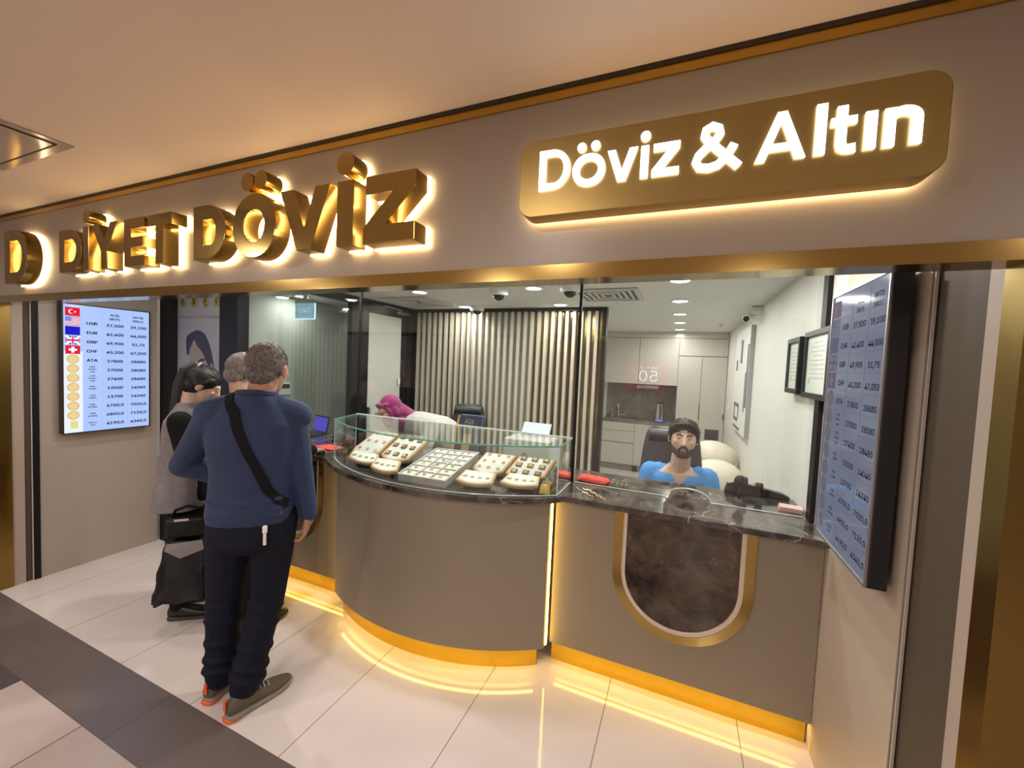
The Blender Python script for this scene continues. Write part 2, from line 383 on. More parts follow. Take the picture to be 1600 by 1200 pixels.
# fascia
fa = MB().box(-9, 1.6, YF, YF + 0.075, 1.972, 2.436)
struct('wall_front', fa, FASC, label='taupe lacquered fascia carrying the two lit signs')
struct('trim_1', MB().box(-9, 1.6, YF - 0.006, YF + 0.075, 2.436, 2.4715), GOLDB, label='gold strip along the top of the fascia')
struct('trim_2', MB().box(-9, 1.6, YF - 0.006, YF + 0.078, 1.930, 1.972), GOLD, label='gold strip along the bottom of the fascia')
struct('trim_3', MB().box(-9, 1.6, YF - 0.012, YF - 0.0065, 2.462, 2.4715), mat('shadow_gap', (0.03, 0.02, 0.012), 0.6))
# pilasters at both ends of the shop front, mirror images of one another
for s, X in (('left', XL), ('right', XR)):
    d = -1 if s == 'left' else 1
    def bx(a, b, y0, y1, z1=1.9295):
        return MB().box(min(X + d * a, X + d * b), max(X + d * a, X + d * b), y0, y1, 0, z1)
    yg, yw_ = (1.480, 1.498) if s == 'right' else (1.30, 1.332)
    struct('column_' + s, bx(-0.006, 0.16, YF, YF + 0.068), mat('column_gold', (0.30, 0.195, 0.055), 0.24, 1.0))
    struct('pilaster_' + s, bx(0.0, 0.16, 1.217, 1.262, 2.2995).box(min(X, X + d * .16), max(X, X + d * .16), 1.2055, 1.217, 0, 1.9295), mat('pilaster_pale', (0.40, 0.335, 0.285), 0.5))
    struct('pilaster_inner_' + s, bx(0.008, 0.16, 1.2625, yg - .0005, 2.2995), mat('pilaster_dark', (0.085, 0.065, 0.048), 0.55, spec=0.2))
    struct('trim_gap_' + s, bx(0.004 if s == 'right' else -0.006, 0.16, yg, yw_, 2.2995), BLACK)
    struct('trim_bead_' + s, bx(-.003, 0.004, yg - .006, yg - .0005, 2.2995), mat('bead_pale', (.5, .45, .40), .4))
    struct('wall_neighbour_' + s, bx(0.1605, 2.4, YF - 0.02, YF + 0.1, 1.9295), mat('neighbour_wall', (0.30, 0.26, 0.23), 0.5))
struct('trim_jamb', MB().box(XR - 0.02, XR - 0.0005, 2.33, 2.40, 0.985, 2.3), BLACK)

# dark frame bay with the poster, on the left of the glazed screen
struct('trim_frame', MB().box(XL, -3.985, 2.05, 2.11, 0, 2.3).box(-3.365, -3.15, 2.05, 2.14, 0, 2.3).box(-3.985, -3.365, 2.05, 2.11, 0, 0.10), BLACK)
struct('window_4', MB().box(-3.985, -3.365, 2.098, 2.104, 0.10, 2.3), GLASS)
po = thing('poster', 'tall grey poster of a dark haired face under four yellow currency signs, behind the queue', 'poster', (-3.675, 2.105, 0.1))
MB().box(-3.984, -3.366, 2.090, 2.096, 0.10, 2.295).build('backing', mat('poster_paper', (0.27, 0.275, 0.285), 0.5, noise=0.06, nscale=3), po)
def flat(mb, pts, y, th, m):       # outline in x,z standing in a wall of constant y
    return mb.prism([(x, y, z) for x, z in pts], (0, th, 0), m)
def circ(cx, cz, rx, rz, n=24): return [(cx + rx * math.cos(2 * PI * i / n), cz + rz * math.sin(2 * PI * i / n)) for i in range(n)]
hm = mat('poster_hair', (0.022, 0.018, 0.020), 0.5); fm = mat('poster_face', (0.25, 0.20, 0.175), 0.5)
def pxz(u, v): return (-3.984 + u * 0.618, 2.13 - v * 1.0)
def smooth_poly(P, n=3):
    for _ in range(n): P = [q for k in range(len(P)) for a, b in [(P[k], P[(k + 1) % len(P)])] for q in ((a[0] * .75 + b[0] * .25, a[1] * .75 + b[1] * .25), (a[0] * .25 + b[0] * .75, a[1] * .25 + b[1] * .75))]
    return P
def pflat(P, y, m, mb=None): return flat(mb or MB(), [pxz(*p) for p in smooth_poly(P, 2)], y, .0022, m)
pflat([(.20, .40), (.20, .34), (.28, .31), (.36, .295), (.40, .285), (.50, .285), (.62, .32), (.72, .42), (.79, .56), (.82, .72), (.83, .95), (.72, .98), (.66, .75), (.50, .45), (.39, .42), (.30, .47), (.22, .50), (.205, .45)], 2.0875, hm).build('hair', hm, po)
pflat([(.27, .52), (.28, .45), (.34, .40), (.385, .355), (.43, .41), (.56, .46), (.66, .55), (.72, .60), (.75, .70), (.74, .95), (.62, 1.02), (.46, 1.02), (.37, .85), (.33, .66)], 2.085, fm).build('face', fm, po)
pflat([(.735, .55), (.785, .55), (.79, .64), (.76, .67), (.735, .62)], 2.083, fm).build('ear', fm, po)
eb = pflat([(.44, .556), (.50, .525), (.58, .512), (.66, .525), (.60, .530), (.52, .545)], 2.083, hm); eb.build('eyebrow', hm, po)
pflat([(.47, .59), (.52, .568), (.60, .565), (.65, .585), (.60, .60), (.52, .602)], 2.083, mat('poster_eye', (.12, .10, .095), .5)).build('eye', hm, po)
g = MB(); flat(g, circ(*pxz(.565, .583), .010, .013), 2.081, .0018, hm); g.build('pupil', hm, po)
cm = mat('poster_yellow', (0.26, 0.235, 0.06), 0.5)
for i, ch in enumerate('₺$€£'):
    x, z = pxz(.13 + .24 * i, .05)
    g = MB(); flat(g, circ(x, z, .042, .05), 2.0875, .0025, cm); b = g.build('currency_disc', cm, po)
    g = MB(); put_text(g, ch, (x - .02, 2.0865, z - .034), (1, 0, 0), (0, 0, 1), box=(.04, .068)); g.build('symbol', BLACK, b)
g = MB(); put_text(g, 'ALTIN VE DÖVİZ İŞLEMLERİ', (pxz(.05, .19)[0], 2.0875, pxz(.05, .19)[1]), (1, 0, 0), (0, 0, 1), box=(.55, .028)); g.build('caption', mat('poster_grey', (.22, .22, .23), .5), po)

# left glazed partition running into the shop with its dark frame and glazed door
xp = -3.12
struct('trim_partition', MB().box(xp - .03, xp + .03, 2.14, 4.2, 2.23, 2.3).box(xp - .03, xp + .03, 3.15, 3.33, 0, 2.23).box(xp - .03, xp + .03, 4.05, 4.2, 0, 2.23).box(xp - .03, xp + .03, 2.14, 3.15, 0, 0.08), BLACK)
struct('window_5', MB().box(xp - .005, xp + .005, 2.14, 3.15, 0.08, 2.23), GLASS)
dr = MB().box(xp - .02, xp + .02, 3.335, 3.40, 0.01, 2.22).box(xp - .02, xp + .02, 3.955, 4.045, 0.01, 2.22).box(xp - .02, xp + .02, 3.40, 3.955, 2.165, 2.22).box(xp - .02, xp + .02, 3.40, 3.955, 0.01, 0.12)
d1 = struct('door_1', dr, BLACK)
MB().box(xp - .006, xp + .006, 3.40, 3.955, 0.12, 2.165).build('pane', mat('frosted_pane', (0.56, 0.55, 0.50), 0.35), d1)
MB().box(xp + .02, xp + .045, 3.40, 3.425, 0.9, 1.15).build('handle', STEEL, d1)
MB().box(xp + .021, xp + .06, 3.85, 4.03, 2.20, 2.235).tube([(xp + .04, 3.62, 2.262), (xp + .05, 3.9, 2.25)], .008).build('closer', STEEL, d1)
MB().box(xp + .021, xp + .03, 3.90, 3.93, 1.38, 1.46).build('lock_plate', WHITEP, d1)

# slatted partition behind the desks
sw = thing('slatted_partition', 'beige vertical slats over bronze mirror in a dark frame behind the clerks', 'partition', (-1.91, 4.2, 0))
MB().box(-3.08, -.735, 4.155, 4.25, 2.262, 2.298).box(-.775, -.735, 4.155, 4.25, 0, 2.262).box(-3.08, -3.055, 4.155, 4.25, 0, 2.262).build('frame', BLACK, sw)
BRZ = mat('bronze_mirror', (0.22, 0.150, 0.060), 0.16, 1.0)
MB().box(-3.055, -2.37, 4.22, 4.24, 0, 2.262).box(-1.545, -.775, 4.22, 4.24, 0, 2.262).build('mirror_panel', BRZ, sw)
MB().box(-2.37, -1.545, 4.22, 4.24, 0, 2.262).build('centre_panel', mat('slat_back_grey', (0.33, 0.31, 0.265), 0.3), sw)
g = MB(); n = 29
for i in range(n):
    x = -3.045 + i * (2.27 / n); g.box(x, x + .032, 4.17, 4.22, 0, 2.262)
g.build('slats', mat('slat_beige', (0.50, 0.465, 0.39), 0.4), sw)
MB().box(-3.05, -.74, 4.24, 4.27, 0, 2.29).build('back_board', WALLW, sw)

# ------------------------------------------------------------------ fascia signs
def half_round(x0, x1, y0, y1, a, n=18):     # stem side straight at x0, round on the right
    return [(x0, y0), (x0, y1)] + [(x0 + a + (x1 - x0 - a) * math.sin(PI * k / n), (y0 + y1) / 2 + (y1 - y0) / 2 * math.cos(PI * k / n)) for k in range(n + 1)]
def oval(cx, cy, rx, ry, n=36, p=1.0): return [(cx + rx * math.copysign(abs(math.cos(2 * PI * k / n)) ** p, math.cos(2 * PI * k / n)), cy + ry * math.copysign(abs(math.sin(2 * PI * k / n)) ** p, math.sin(2 * PI * k / n))) for k in range(n)]
def ribbon(pts, t):
    L, Rr = [], []
    for k, p in enumerate(pts):
        a = pts[max(k - 1, 0)]; b = pts[min(k + 1, len(pts) - 1)]; dx, dy = b[0] - a[0], b[1] - a[1]; l = math.hypot(dx, dy) or 1
        L.append((p[0] - dy / l * t / 2, p[1] + dx / l * t / 2)); Rr.append((p[0] + dy / l * t / 2, p[1] - dx / l * t / 2))
    return ('strip', L, Rr)
def glyph(ch, w, h, t):
    """outlines of one letter in a w x h box with stem width t"""
    if ch in 'Iılİ': return [('poly', [(0, 0), (0, h), (w, h), (w, 0)])]
    if ch == 'D': return [('ring', half_round(0, w, 0, h, w * .40), half_round(t, w - t, t * .92, h - t * .92, w * .40 - t * .55))]
    if ch in 'Oo': return [('ring', oval(w / 2, h / 2, w / 2, h / 2, p=.94), oval(w / 2, h / 2, w / 2 - t, h / 2 - t * .95))]
    if ch == 'E': return [('poly', [(0, 0), (0, h), (w, h), (w, h - t * .82), (t, h - t * .82), (t, h / 2 + t * .4), (w * .9, h / 2 + t * .4), (w * .9, h / 2 - t * .4), (t, h / 2 - t * .4), (t, t * .82), (w, t * .82), (w, 0)])]
    if ch == 'T': return [('poly', [(w / 2 - t / 2, 0), (w / 2 - t / 2, h - t * .9), (0, h - t * .9), (0, h), (w, h), (w, h - t * .9), (w / 2 + t / 2, h - t * .9), (w / 2 + t / 2, 0)])]
    if ch == 'Y': return [('poly', [(w / 2 - t / 2, 0), (w / 2 - t / 2, h * .38), (0, h), (t * 1.12, h), (w / 2, h * .60), (w - t * 1.12, h), (w, h), (w / 2 + t / 2, h * .38), (w / 2 + t / 2, 0)])]
    if ch in 'Vv': return [('poly', [(w / 2 - t * .56, 0), (0, h), (t * 1.1, h), (w / 2, h * .34), (w - t * 1.1, h), (w, h), (w / 2 + t * .56, 0)])]
    if ch in 'Zz': return [('poly', [(0, 0), (0, t * .85), (w - t * 1.45, h - t * .95), (w * .04, h - t * .95), (w * .04, h), (w, h), (w, h - t * .85), (t * 1.45, t * .95), (w, t * .95), (w, 0)])]
    if ch == 'A': return [('poly', [(0, 0), (w / 2 - t * .5, h), (w / 2 + t * .5, h), (w, 0), (w - t * 1.08, 0), (w * .5 + (w * .5 - t * 1.08) * .80, h * .20), (w * .5 - (w * .5 - t * 1.08) * .80, h * .20), (t * 1.08, 0)][:4] + [(w - t * 1.08, 0), (w / 2, h * .78), (t * 1.08, 0)]), ('poly', [(w * .20, h * .20), (w * .26, h * .20 + t * .85), (w * .74, h * .20 + t * .85), (w * .80, h * .20)])]
    if ch == 't': return [ribbon([(w * .42, h), (w * .42, h * .45), (w * .42, h * .22), (w * .47, h * .12), (w * .58, t * .52), (w * .75, t * .45), (w, t * .5)], t), ('poly', [(0, h * .60), (0, h * .60 + t * .9), (w, h * .60 + t * .9), (w, h * .60)])]
    if ch == 'n':
        n = 12; o = [(w / 2 + w / 2 * math.cos(PI - PI * k / n), h - w * .42 + w * .42 * math.sin(PI * k / n)) for k in range(n + 1)]; q = [(w / 2 + (w / 2 - t) * math.cos(PI - PI * k / n), h - w * .42 + (w * .42 - t) * math.sin(PI * k / n)) for k in range(n + 1)]
        return [('strip', [(0, 0)] + o + [(w, 0)], [(t, 0)] + q + [(w - t, 0)]), ('poly', [(0, 0), (0, h * .985), (t, h * .985), (t, 0)])]
    if ch == '&':
        P = [(1.0, .03), (.66, .33), (.34, .62), (.24, .75), (.26, .87), (.40, .935), (.54, .87), (.57, .76), (.48, .63), (.28, .48), (.13, .35), (.08, .22), (.16, .10), (.36, .065), (.56, .11), (.74, .27), (.88, .50)]
        return [ribbon([(a * w, b * h) for a, b in P], t)]
    return []
def put_glyph(mb, ch, x0, x1, z0, z1, t, y, th, grow=0.0, m=None):
    """a solid letter standing at depth y, th thick, front towards -y; grow widens the outline (for the halo plate behind it)"""
    w, h = x1 - x0 + 2 * grow, z1 - z0 + 2 * grow; V3 = lambda p, yy: (x0 - grow + p[0], yy, z0 - grow + p[1])
    for k, *o in glyph(ch, w, h, t + 2 * grow):
        if k == 'poly': mb.prism([V3(p, y) for p in o[0]], (0, th, 0), m)
        else:
            A, B_ = o; n = len(A); cl = k == 'ring'
            vs = [V3(p, y) for p in A] + [V3(p, y) for p in B_] + [V3(p, y + th) for p in A] + [V3(p, y + th) for p in B_]; fs = []
            for a in range(n if cl else n - 1):
                b = (a + 1) % n; fs += [(a, b, n + b, n + a), (2 * n + b, 2 * n + a, 3 * n + a, 3 * n + b), (b, a, 2 * n + a, 2 * n + b), (n + a, n + b, 3 * n + b, 3 * n + a)]
            if not cl: fs += [(0, n, 3 * n, 2 * n), (n - 1, 3 * n - 1, 4 * n - 1, 2 * n - 1)][:2]
            mb.add(vs, fs, m)
LT = 1.055                                  # plane of the letter fronts
def rect_letter(root, ch, x0, x1, z0, z1, t=.062):
    g = MB(); put_glyph(g, ch, x0, x1, z0, z1, t, LT, .064); o = g.build('letter', GOLD, root, bevel=.0025, seg=2)
    e = MB(); put_glyph(e, ch, x0, x1, z0, z1, t, 1.1205, .010, .0035); e.build('halo', LEDW, o)
    return o
def dot(root, cx, cz, r):
    g = MB().lathe([(r, 0), (r, .066)], (cx, 1.121, cz), n=40, axis=(0, -1, 0)); o = g.build('letter_dot', GOLD, root)
    MB().lathe([(r + .004, 0), (r + .004, .009)], (cx, 1.131, cz), n=24, axis=(0, -1, 0)).build('halo', LEDW, o)
sg = thing('shop_sign', 'big gold halo-lit letters reading DİYET DÖVİZ on the left of the fascia', 'sign', (-1.9, YF, 2.05))
Z0, Z1 = 2.054, 2.272
for ch, x0, x1 in (('D', -3.047, -2.815), ('I', -2.803, -2.744), ('Y', -2.72, -2.49), ('E', -2.43, -2.265), ('T', -2.24, -2.06),
                   ('D', -1.907, -1.70), ('O', -1.657, -1.414), ('V', -1.392, -1.15), ('I', -1.116, -1.044), ('Z', -1.0, -0.793)):
    k = .012 if ch == 'O' else 0
    rect_letter(sg, ch, x0, x1, Z0 - k, Z1 + k, .062 if x0 > -2 else .056)
for cx, cz, rr in ((-2.768, 2.318, .032), (-1.574, 2.330, .0345), (-1.498, 2.330, .0345), (-1.081, 2.327, .038)): dot(sg, cx, cz, rr)
lg = thing('logo_sign', 'gold halo-lit emblem shaped like a large D at the far left of the fascia', 'sign', (-3.55, YF, 2.05))
rect_letter(lg, 'D', -3.70, -3.41, 2.02, 2.325, .068)

ps = thing('panel_sign', 'gold rounded sign panel reading Döviz & Altın in lit white letters', 'sign', (0, YF, 2.09))
def rrect(x0, x1, z0, z1, r, n=8):
    P = []
    for cx, cz, a0 in ((x1 - r, z1 - r, 0), (x0 + r, z1 - r, 90), (x0 + r, z0 + r, 180), (x1 - r, z0 + r, 270)):
        P += [(cx + r * math.cos(math.radians(a0 + 90 * i / n)), cz + r * math.sin(math.radians(a0 + 90 * i / n))) for i in range(n + 1)]
    return P
g = MB(); flat(g, rrect(-.450, .450, 2.088, 2.292, .04), 1.066, .056, None); g.build('panel', mat('sign_gold', (0.37, 0.262, 0.092), 0.38, 0.9), ps, bevel=.002, seg=1)
g = MB(); flat(g, rrect(-.446, .446, 2.092, 2.288, .038), 1.1225, .006, None); g.build('led_edge', LEDW, ps)
g = MB()
for ch, x0, x1, z0, z1 in (('D', -.391, -.305, 2.155, 2.259), ('o', -.298, -.213, 2.152, 2.234), ('v', -.208, -.134, 2.154, 2.232), ('ı', -.126, -.108, 2.154, 2.231), ('z', -.099, -.037, 2.154, 2.231),
                           ('&', -.008, .090, 2.150, 2.259), ('A', .121, .216, 2.154, 2.257), ('l', .231, .250, 2.154, 2.259), ('t', .258, .302, 2.151, 2.248), ('ı', .316, .335, 2.153, 2.228), ('n', .347, .407, 2.152, 2.229)):
    put_glyph(g, ch, x0, x1, z0, z1, .0178, 1.0605, .005)
for cx, cz in ((-.276, 2.2525), (-.240, 2.2525), (-.117, 2.2545)): g.lathe([(.0115, 0), (.0115, .005)], (cx, 1.0655, cz), n=20, axis=(0, -1, 0))
plabel(g.build('lettering', LETW, ps), 'white lit letters')

# ------------------------------------------------------------------ exchange-rate screens
ROWS = [('', '', ''), ('USD', '37,500', '39,100'), ('EUR', '42,400', '44,000'), ('GBP', '49,900', '51,75'), ('CHF', '45,200', '47,050'),
        ('ATA', '27800', '28880'), ('ESKİ\nZİYNET\nTAM', '27000', '28080'), ('YENİ\nZİYNET\nTAM', '27400', '28480'), ('ESKİ\nYARIM', '13500', '14040'),
        ('YENİ\nYARIM', '13700', '14240'), ('ESKİ\nÇEYREK', '6750,0', '7020,0'), ('YENİ\nÇEYREK', '6850,0', '7120,0'), ('1GR 24\nAYR', '4190,0', '4340,0')]
def rate_screen(label, o, ux, w, h, depth, lit):
    o, ux = Vector(o), Vector(ux); uz = Vector((0, 0, 1)); un = ux.cross(uz)
    P = lambda u, v, k=0.0: o + ux * (u * w) + uz * (h - v * h) + un * k
    t = thing('rate_screen', label, 'screen', tuple(o + ux * w / 2 - un * depth))
    bz = .008 / w; bv = .008 / h
    def slab(mb, u0, u1, v0, v1, k0, k1, m=None):
        c = (P(u0, v0, k0) + P(u1, v1, k1)) / 2
        return mb.obox(c, ux * (u1 - u0) * w / 2, uz * (v1 - v0) * h / 2, un * (k1 - k0) / 2, m)
    slab(MB(), -bz, 1 + bz, -bv, 1 + bv, -depth * .8, -.0015).build('housing', BLKP, t, bevel=.004)
    slab(MB(), .2, .8, .25, .75, -depth, -depth * .8).build('wall_bracket', BLACK, t)
    b = MB(); slab(b, -bz, 0, -bv, 1 + bv, -.0015, .004); slab(b, 1, 1 + bz, -bv, 1 + bv, -.0015, .004); slab(b, 0, 1, -bv, 0, -.0015, .004); slab(b, 0, 1, 1, 1 + bv, -.0015, .004)
    b.build('bezel', SILV if lit < .5 else BLKP, t)
    sm = mat('screen_%s' % lit, (0.02, 0.02, 0.03), 0.08, emit=(0.42, 0.57, 1.0) if lit > .5 else (0.52, 0.60, 0.86), estr=lit)
    slab(MB(), 0, 1, 0, 1, -.0012, 0.0).build('display', sm, t)
    def emat_(n, c, k):
        if lit < .5: gr = (.40, .46, .68); c = tuple(a * .3 + b * .7 for a, b in zip(c, gr))
        return emat(n, c, k)
    W = emat_('scr_white_%s' % lit, (0.75, 0.85, 1.0), lit * 1.15); R = emat_('scr_red_%s' % lit, (0.80, 0.01, 0.03), lit); B = emat_('scr_blue_%s' % lit, (0.01, 0.01, 0.55), lit)
    LB = emat_('scr_lightblue_%s' % lit, (0.20, 0.28, 0.75), lit); G = emat_('scr_gold_%s' % lit, (0.78, 0.52, 0.16), lit); G2 = emat_('scr_gold2_%s' % lit, (0.86, 0.66, 0.30), lit)
    dk = mat('scr_text', (0.02, 0.02, 0.07), 0.5)
    ph = .0735; fx0, fx1 = .02, .175
    if lit > .5: slab(MB(), 0, .2, .36, 1, .0004, .0007).build('white_column', emat('scr_pale_%s' % lit, (0.80, 0.86, 1.0), lit * 1.05), t)
    def q(mb, u0, u1, v0, v1, k, m): slab(mb, u0, u1, v0, v1, k, k + .0003, m)
    for i in range(5):
        v0 = .022 + i * ph; v1 = v0 + ph * .90; f = MB(); L = lambda a: fx0 + (fx1 - fx0) * a; V = lambda a: v0 + (v1 - v0) * a
        if i == 0:
            q(f, fx0, fx1, v0, v1, .001, R)
            for cx, rr, k, m in ((.42, .26, .0014, W), (.48, .21, .0018, R), (.66, .09, .0018, W)):
                f.prism([P(L(cx) + rr * (v1 - v0) * h / w * math.cos(a), V(.5) + rr * (v1 - v0) * math.sin(a), k) for a in [2 * PI * j / 20 for j in range(20)]], un * .0003, m)
        elif i == 1:
            q(f, fx0, fx1, v0, v1, .001, W)
            for s in range(0, 13, 2): q(f, fx0, fx1, V(s / 13), V((s + 1) / 13), .0014, R)
            q(f, fx0, L(.42), v0, V(.54), .0018, LB)
        elif i == 2: q(f, fx0, fx1, v0, v1, .001, B)
        elif i == 3:
            q(f, fx0, fx1, v0, v1, .001, B)
            for a, bb in (((0, 0), (1, 1)), ((0, 1), (1, 0))):
                p0, p1 = P(L(a[0]), V(a[1]), .0014), P(L(bb[0]), V(bb[1]), .0014); d = (p1 - p0); nn = d.cross(un).normalized() * .008
                f.prism([p0 - nn, p1 - nn, p1 + nn, p0 + nn], un * .0003, W)
            q(f, fx0, fx1, V(.33), V(.67), .0018, W); q(f, L(.40), L(.60), v0, v1, .0018, W); q(f, fx0, fx1, V(.40), V(.60), .0022, R); q(f, L(.45), L(.55), v0, v1, .0022, R)
        else:
            q(f, fx0, fx1, v0, v1, .001, R); q(f, L(.22), L(.78), V(.38), V(.62), .0014, W); q(f, L(.40), L(.60), V(.15), V(.85), .0014, W)
        f.build('flag', None, t)
    for i in range(5, 12):
        vc = .022 + (i + .45) * ph; f = MB()
        for rr, k, m in ((.47, .001, G), (.36, .0014, G2)):
            f.prism([P((fx0 + fx1) / 2 + rr * ph * 1.9 * math.cos(a), vc + rr * ph * math.sin(a), k) for a in [2 * PI * j / 24 for j in range(24)]], un * .0003, m)
        f.build('coin_picture', None, t)
    vb = .022 + 12 * ph; f = MB(); q(f, .065, .145, vb + .004, vb + ph * .85, .001, emat_('scr_yellow_%s' % lit, (0.80, 0.74, 0.22), lit)); f.build('bar_picture', None, t)
    ft = .045 if lit > .5 else .016
    for s1, u in (('ALIŞ', .565), ('SATIŞ', .855), ('(BUY)', .565), ('(SELL)', .855)):
        g = MB(); heavy_text(g, s1, P(u, .094 if s1[0] == '(' else .062, .0012), ux, uz, height=.030 * h, fat=ft); g.build('heading', dk, t)
    for i, (c, a, b) in enumerate(ROWS):
        if not c: continue
        vc = .022 + (i + .5) * ph; g = MB()
        if '\n' in c:
            ls = c.split('\n')
            for k, s in enumerate(ls): heavy_text(g, s, P(.305, vc + (k - len(ls) / 2 + .85) * .020, .0012), ux, uz, height=.018 * h, fat=ft)
        else: heavy_text(g, c, P(.305, vc + .014, .0012), ux, uz, height=.040 * h, fat=ft)
        g.build('currency_name', dk, t)
        g = MB(); heavy_text(g, a, P(.57, vc + .018, .0012), ux, uz, height=.040 * h, fat=ft); g.build('buying_price', dk, t)
        g = MB(); heavy_text(g, b, P(.86, vc + .02, .0012), ux, uz, height=.040 * h, fat=ft); g.build('selling_price', dk, t)
    gl = MB(); ln = mat('scr_line', (.25, .3, .5), .4)
    for i in range(1, 13): q(gl, .2, 1, .022 + i * ph - .0009, .022 + i * ph, .0003, None)
    for u in (.42, .72): q(gl, u, u + .003, .022, .99, .0003, None)
    gl.build('grid_lines', emat_('scr_grid_%s' % lit, (0.38, 0.52, 0.95), lit * .95), t)
    return t
rate_screen('bright portrait exchange rate screen on the left wall beside the queue', (-4.092, 1.434, 1.037), (0, 1, 0), .505, .935, .066, 1.0)
rate_screen('dim portrait exchange rate screen with silver rim on the right wall', (.556, 2.045, 1.05), (0, -1, 0), .49, .955, .066, 0.22)

# ------------------------------------------------------------------ counter
AX, AY = -1.40, 3.17                      # centre of the bow front
def arc(R, x0, x1, z, n=40):
    return [(x0 + (x1 - x0) * i / n, AY - math.sqrt(R * R - (x0 + (x1 - x0) * i / n - AX) ** 2), z) for i in range(n + 1)]
def inw(pts, k): return [((AX - p[0]) * k / 1.35, (AY - p[1]) * k / 1.35, 0) for p in pts]
YR, YL = 2.145, 2.085
wt = MB(); zt0, zt1 = .950, .980
front = [(-3.14, YL - .035)] + [(-2.22, YL - .035)] + [(p[0], p[1]) for p in arc(1.385, -2.19, -.60, 0)] + [(-.55, YR - .04), (XR - .002, YR - .04)]
poly = front + [(XR - .002, 2.73), (-.62, 2.73), (-2.22, 2.73), (-3.14, 2.73)]
wt.prism([(x, y, zt0) for x, y in poly], (0, 0, zt1 - zt0))
tag(wt.build('worktop', MARBT, bevel=.003), 'long polished brown marble worktop bowed out in the middle', 'worktop')

cu = thing('bowed_counter', 'bow-fronted taupe counter in the middle under the glass showcase', 'counter', (-1.35, 2.2, 0))
lo, hi = arc(1.35, -2.03, -.615, .13), arc(1.35, -2.03, -.615, zt0)
lo = [(-2.03, YL + .03, .13)] + lo + [(-.615, YR + .10, .13)]; hi = [(-2.03, YL + .03, zt0)] + hi + [(-.615, YR + .10, zt0)]
th = [(.03, 0, 0), (.03, .012, 0)] + inw(lo[2:-2], .02) + [(-.03, .012, 0), (-.03, 0, 0)]
MB().band(lo, hi, th).build('front_panel', BEIGE, cu, smooth=True)
lo, hi = arc(1.295, -2.0, -.66, 0.0), arc(1.295, -2.0, -.66, .130)
MB().band(lo, hi, inw(lo, .02)).build('plinth', GOLDP, cu, smooth=True)
lo, hi = arc(1.326, -1.95, -.66, .125), arc(1.326, -1.95, -.66, .134)
MB().band(lo, hi, inw(lo, .012)).build('led_strip', LEDY, cu)
MB().box(-2.0, -.65, 2.62, 2.65, 0, zt0).build('rear_panel', BEIGE, cu)
MB().box(-.6145, -.610, YR - .040, YR - .018, .13, zt0 - .002).build('upright_led', LEDV, cu)
MB().box(-2.0375, -2.0325, YL - .055, YL - .033, .13, zt0 - .002).build('upright_led', LEDV, cu)

def arch_pts(cx, hw, zb, zt, y, n=24):      # U shape open at the top: straight sides, round foot
    zc = zb + hw * 1.0
    return [(cx - hw, y, zt)] + [(cx - hw * math.cos(PI * i / n), y, zc - hw * math.sin(PI * i / n)) for i in range(n + 1)] + [(cx + hw, y, zt)]
def desk(name, label, x0, x1, y, cx, ledx):
    t = thing(name, label, 'counter', ((x0 + x1) / 2, y + .2, 0))
    zt = zt0 - .001
    # panel with the arch cut out of it
    A = arch_pts(cx, .322, .325, zt, y)
    MB().prism([(x0, y, zt), (x0, y, .13), (x1, y, .13), (x1, y, zt)] + A[::-1], (0, .02, 0)).build('front_panel', BEIGE, t)
    def U(hw0, zb0, hw1, zb1, y0, dy): return MB().prism(arch_pts(cx, hw0, zb0, zt, y0) + arch_pts(cx, hw1, zb1, zt, y0)[::-1], (0, dy, 0))
    U(.322, .325, .279, .368, y - .008, .03).build('gold_arch', GOLD, t)
    U(.279, .368, .260, .387, y - .004, .03).build('cream_arch', CREAM, t)
    MB().prism(arch_pts(cx, .260, .387, zt, y + .006), (0, .02, 0)).build('marble_inlay', MARB, t)
    MB().box(x0, x1 - .004, y + .05, y + .07, 0, .132).build('plinth', GOLDP, t)
    MB().box(x0 + .03, x1 - .03, y + .024, y + .036, .125, .134).build('led_strip', LEDY, t)
    MB().box(x0, x1, y + .47, y + .49, 0, zt).build('rear_panel', BEIGE, t)
desk('right_desk', 'straight taupe counter on the right with a marble arch rimmed in gold', -.60, XR - .003, YR, .045, 0)
desk('left_desk', 'straight taupe counter on the left with a gold rimmed arch, behind the queue', -3.085, -2.035, YL, -2.59, 0)
# ------------------------------------------------------------------ glazed screen on the worktop
GY = 2.40
def pane(n, x0, x1, pts=None):
    pts = pts or [(x0, .981), (x0, 2.3), (x1, 2.3), (x1, .981)]
    return struct('window_%d' % n, MB().prism([(x, GY - .004, z) for x, z in pts], (0, .008, 0)), GLASS)
pane(1, -3.15, -2.277); pane(2, -2.263, -.587)
hole = [(.068 + .115 * math.cos(PI * i / 14), .981 + .062 * math.sin(PI * i / 14)) for i in range(15)]
pane(3, 0, 0, [(-.573, .981), (-.573, 2.3), (XR - .02, 2.3), (XR - .02, .981)] + hole)
g = MB(); g.tube([(x, GY, z) for x, z in hole], .0035).tube([(-.57, GY, .984), (-.047, GY, .984)], .0025).tube([(.183, GY, .984), (XR - .03, GY, .984)], .0025)
struct('trim_glass_edge', g, GEDGEW)
struct('trim_seam', MB().box(-.588, -.572, GY - .008, GY + .008, .981, 2.3).box(-2.279, -2.261, GY - .008, GY + .008, .981, 2.3), BLACK)

